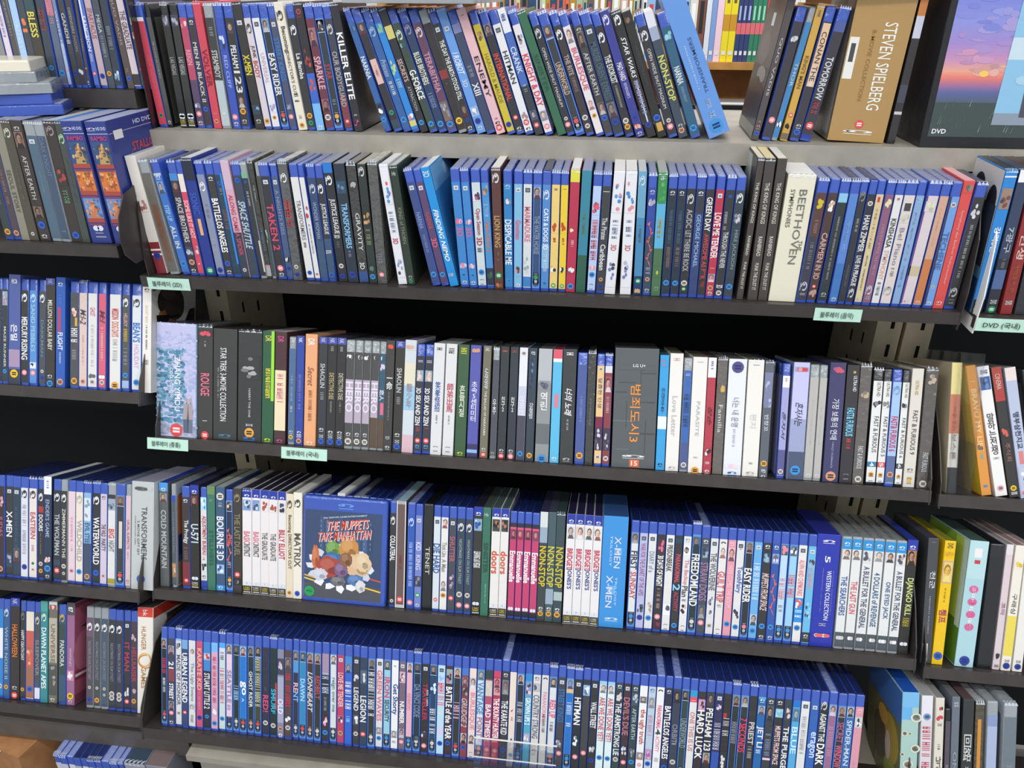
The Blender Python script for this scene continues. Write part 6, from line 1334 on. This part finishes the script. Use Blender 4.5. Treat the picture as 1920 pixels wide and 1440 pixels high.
for i, (xx, col, w_, kd) in enumerate(far):
    h = .182 if kd < 6 else .182 + rb.uniform(-.008, .008); mb = MB(); mb.box(0, w_, 0, .12, 0, h, col); rect(mb, w_ * .2, w_ * .8, h * .1, h * .16, -.0004, 'ddd')
    if kd == 2: rect(mb, 0, w_, h * .45, h * .68, -.0003, 'c89020'); rect(mb, w_ * .3, w_ * .7, h * .84, h * .94, -.0004, '554')
    if kd in (3, 4): rect(mb, 0, w_, h * .4, h * .56, -.0003, 'd86a70'); rect(mb, w_ * .3, w_ * .7, h * .6, h * .8, -.0003, 'a8b4e0' if kd == 3 else '9cd8b8')
    if kd == 6: rect(mb, w_ * .25, w_ * .75, h * .4, h * .85, -.0003, rb.choice(('222', 'eee', 'c44', '246')))
    o = mb.build('comic_volume', 'flat'); o.location = (xx, YB + .012, zS + .0005)
    kk = {0: 'pale', 1: 'pink', 2: 'bright yellow', 3: 'navy', 4: 'green', 5: 'crimson'}.get(kd, colname(col))
    tag(o, f'small {kk} comic volume, {wordnum(i + 1)} from the left end of the far pine bookcase', 'book', 'comic volumes on the far bookcase')
x = at_y(1345, 170, YB).x; i = 0
while x < .98:
    col = ('3c80c8', '3c80c8', 'ecc8b8', 'e8e4e0', '8cb4d8', 'c87878')[i % 6]; w_ = .015; mb = MB(); mb.box(0, w_, 0, .12, 0, .17, col); rect(mb, w_ * .3, w_ * .7, .06, .14, -.0004, 'eee')
    o = mb.build('comic_volume', 'flat'); o.location = (x, YB + .012, zS - .2995); tag(o, f'{colname(col)} volume, {wordnum(i + 1)} from the left on the lower board of the far bookcase', 'book', 'comic volumes on the far lower board'); x += w_ + .001; i += 1
mb = MB(); mb.box(0, .16, 0, .11, 0, .016, 'e8e4e0'); rect(mb, .02, .12, .005, .011, -.0004, '888'); o = mb.build('comic_volume', 'flat'); p = at_y(1343, 138, YB); o.location = (p.x, YB + .01, zS - .2995 + .171)
tag(o, 'white volume lying across the lower row of the far bookcase', 'book')

# ------------------------------------------------------------------ low down: ledge, boxes, stored picture
p0 = at_y(0, 1352, .8); zL = ROWS['l5'][1] - .038
mb = MB(); mb.box(-1.93, -.652, .832, 1.2, zL - .048, zL); o = mb.build('base_ledge', 'grey'); tag(o, 'grey-brown ledge board under the left bay', 'ledge')
zR = ROWS['r5'][1] - .032
mb = MB(); mb.box(-.63, .47, .79, 1.15, zR - .012, zR); mb.box(-.63, .47, .80, .806, .02, zR - .012); mb.box(-.63, -.615, .8, 1.15, .02, zR - .012); mb.box(.455, .47, .8, 1.15, .02, zR - .012)
o = mb.build('base_cabinet', 'beige'); tag(o, 'cream base cabinet under the lowest middle shelf', 'cabinet')
pc = MB(); pc.slab([(-.47, .786, zR - .26), (.3, .786, zR - .26), (.3, .786, zR - .02), (-.49, .786, zR - .02)], (0, .004, 0), 'cfc8bc')
pic = pc.build('stored_picture', 'flat'); tag(pic, 'pale framed picture leaning on the cream cabinet below the lowest row', 'picture')
q = MB(); rect(q, -.48, -.40, zR - .25, zR - .024, .7856, 'e0a850')
for i in range(18): disc(q, -.36 + i * .035, zR - .04 - .01 * (i % 3), .02, .008, .7854 - .0001 * (i % 4), ('b8b4a8', 'd8d2c4', 'a8a498', 'c4b8a0')[i % 4], 9)
q.build('picture_print', 'flat', pic)
k0 = at_y(60, 1400, .72)
mb = MB(); mb.box(-.30, 0, 0, .3, -.3, 0); o = mb.build('cardboard_box', 'kraft'); pk = at_z(95, 1378, zL - .036 - .03); o.matrix_world = Matrix.Translation((pk.x - .02, .80, zL - .06)) @ Matrix.Rotation(math.radians(-14), 4, 'Z')
tag(o, 'brown cardboard box under the left bay ledge', 'box')
mb = MB(); mb.slab([(-.12, -.0012, 0.0), (-.04, -.0012, 0.0), (-.085, -.0012, -.05)], (0, .0008, 0)); mb.build('paper_flap', 'white', o)
mb = MB(); mb.box(-1.5, -.66, .78, 1.15, .0, ROWS['l6'][1] - .001); o = mb.build('floor_plinth', 'brown'); tag(o, 'dark brown plinth carrying the floor-level row', 'plinth')
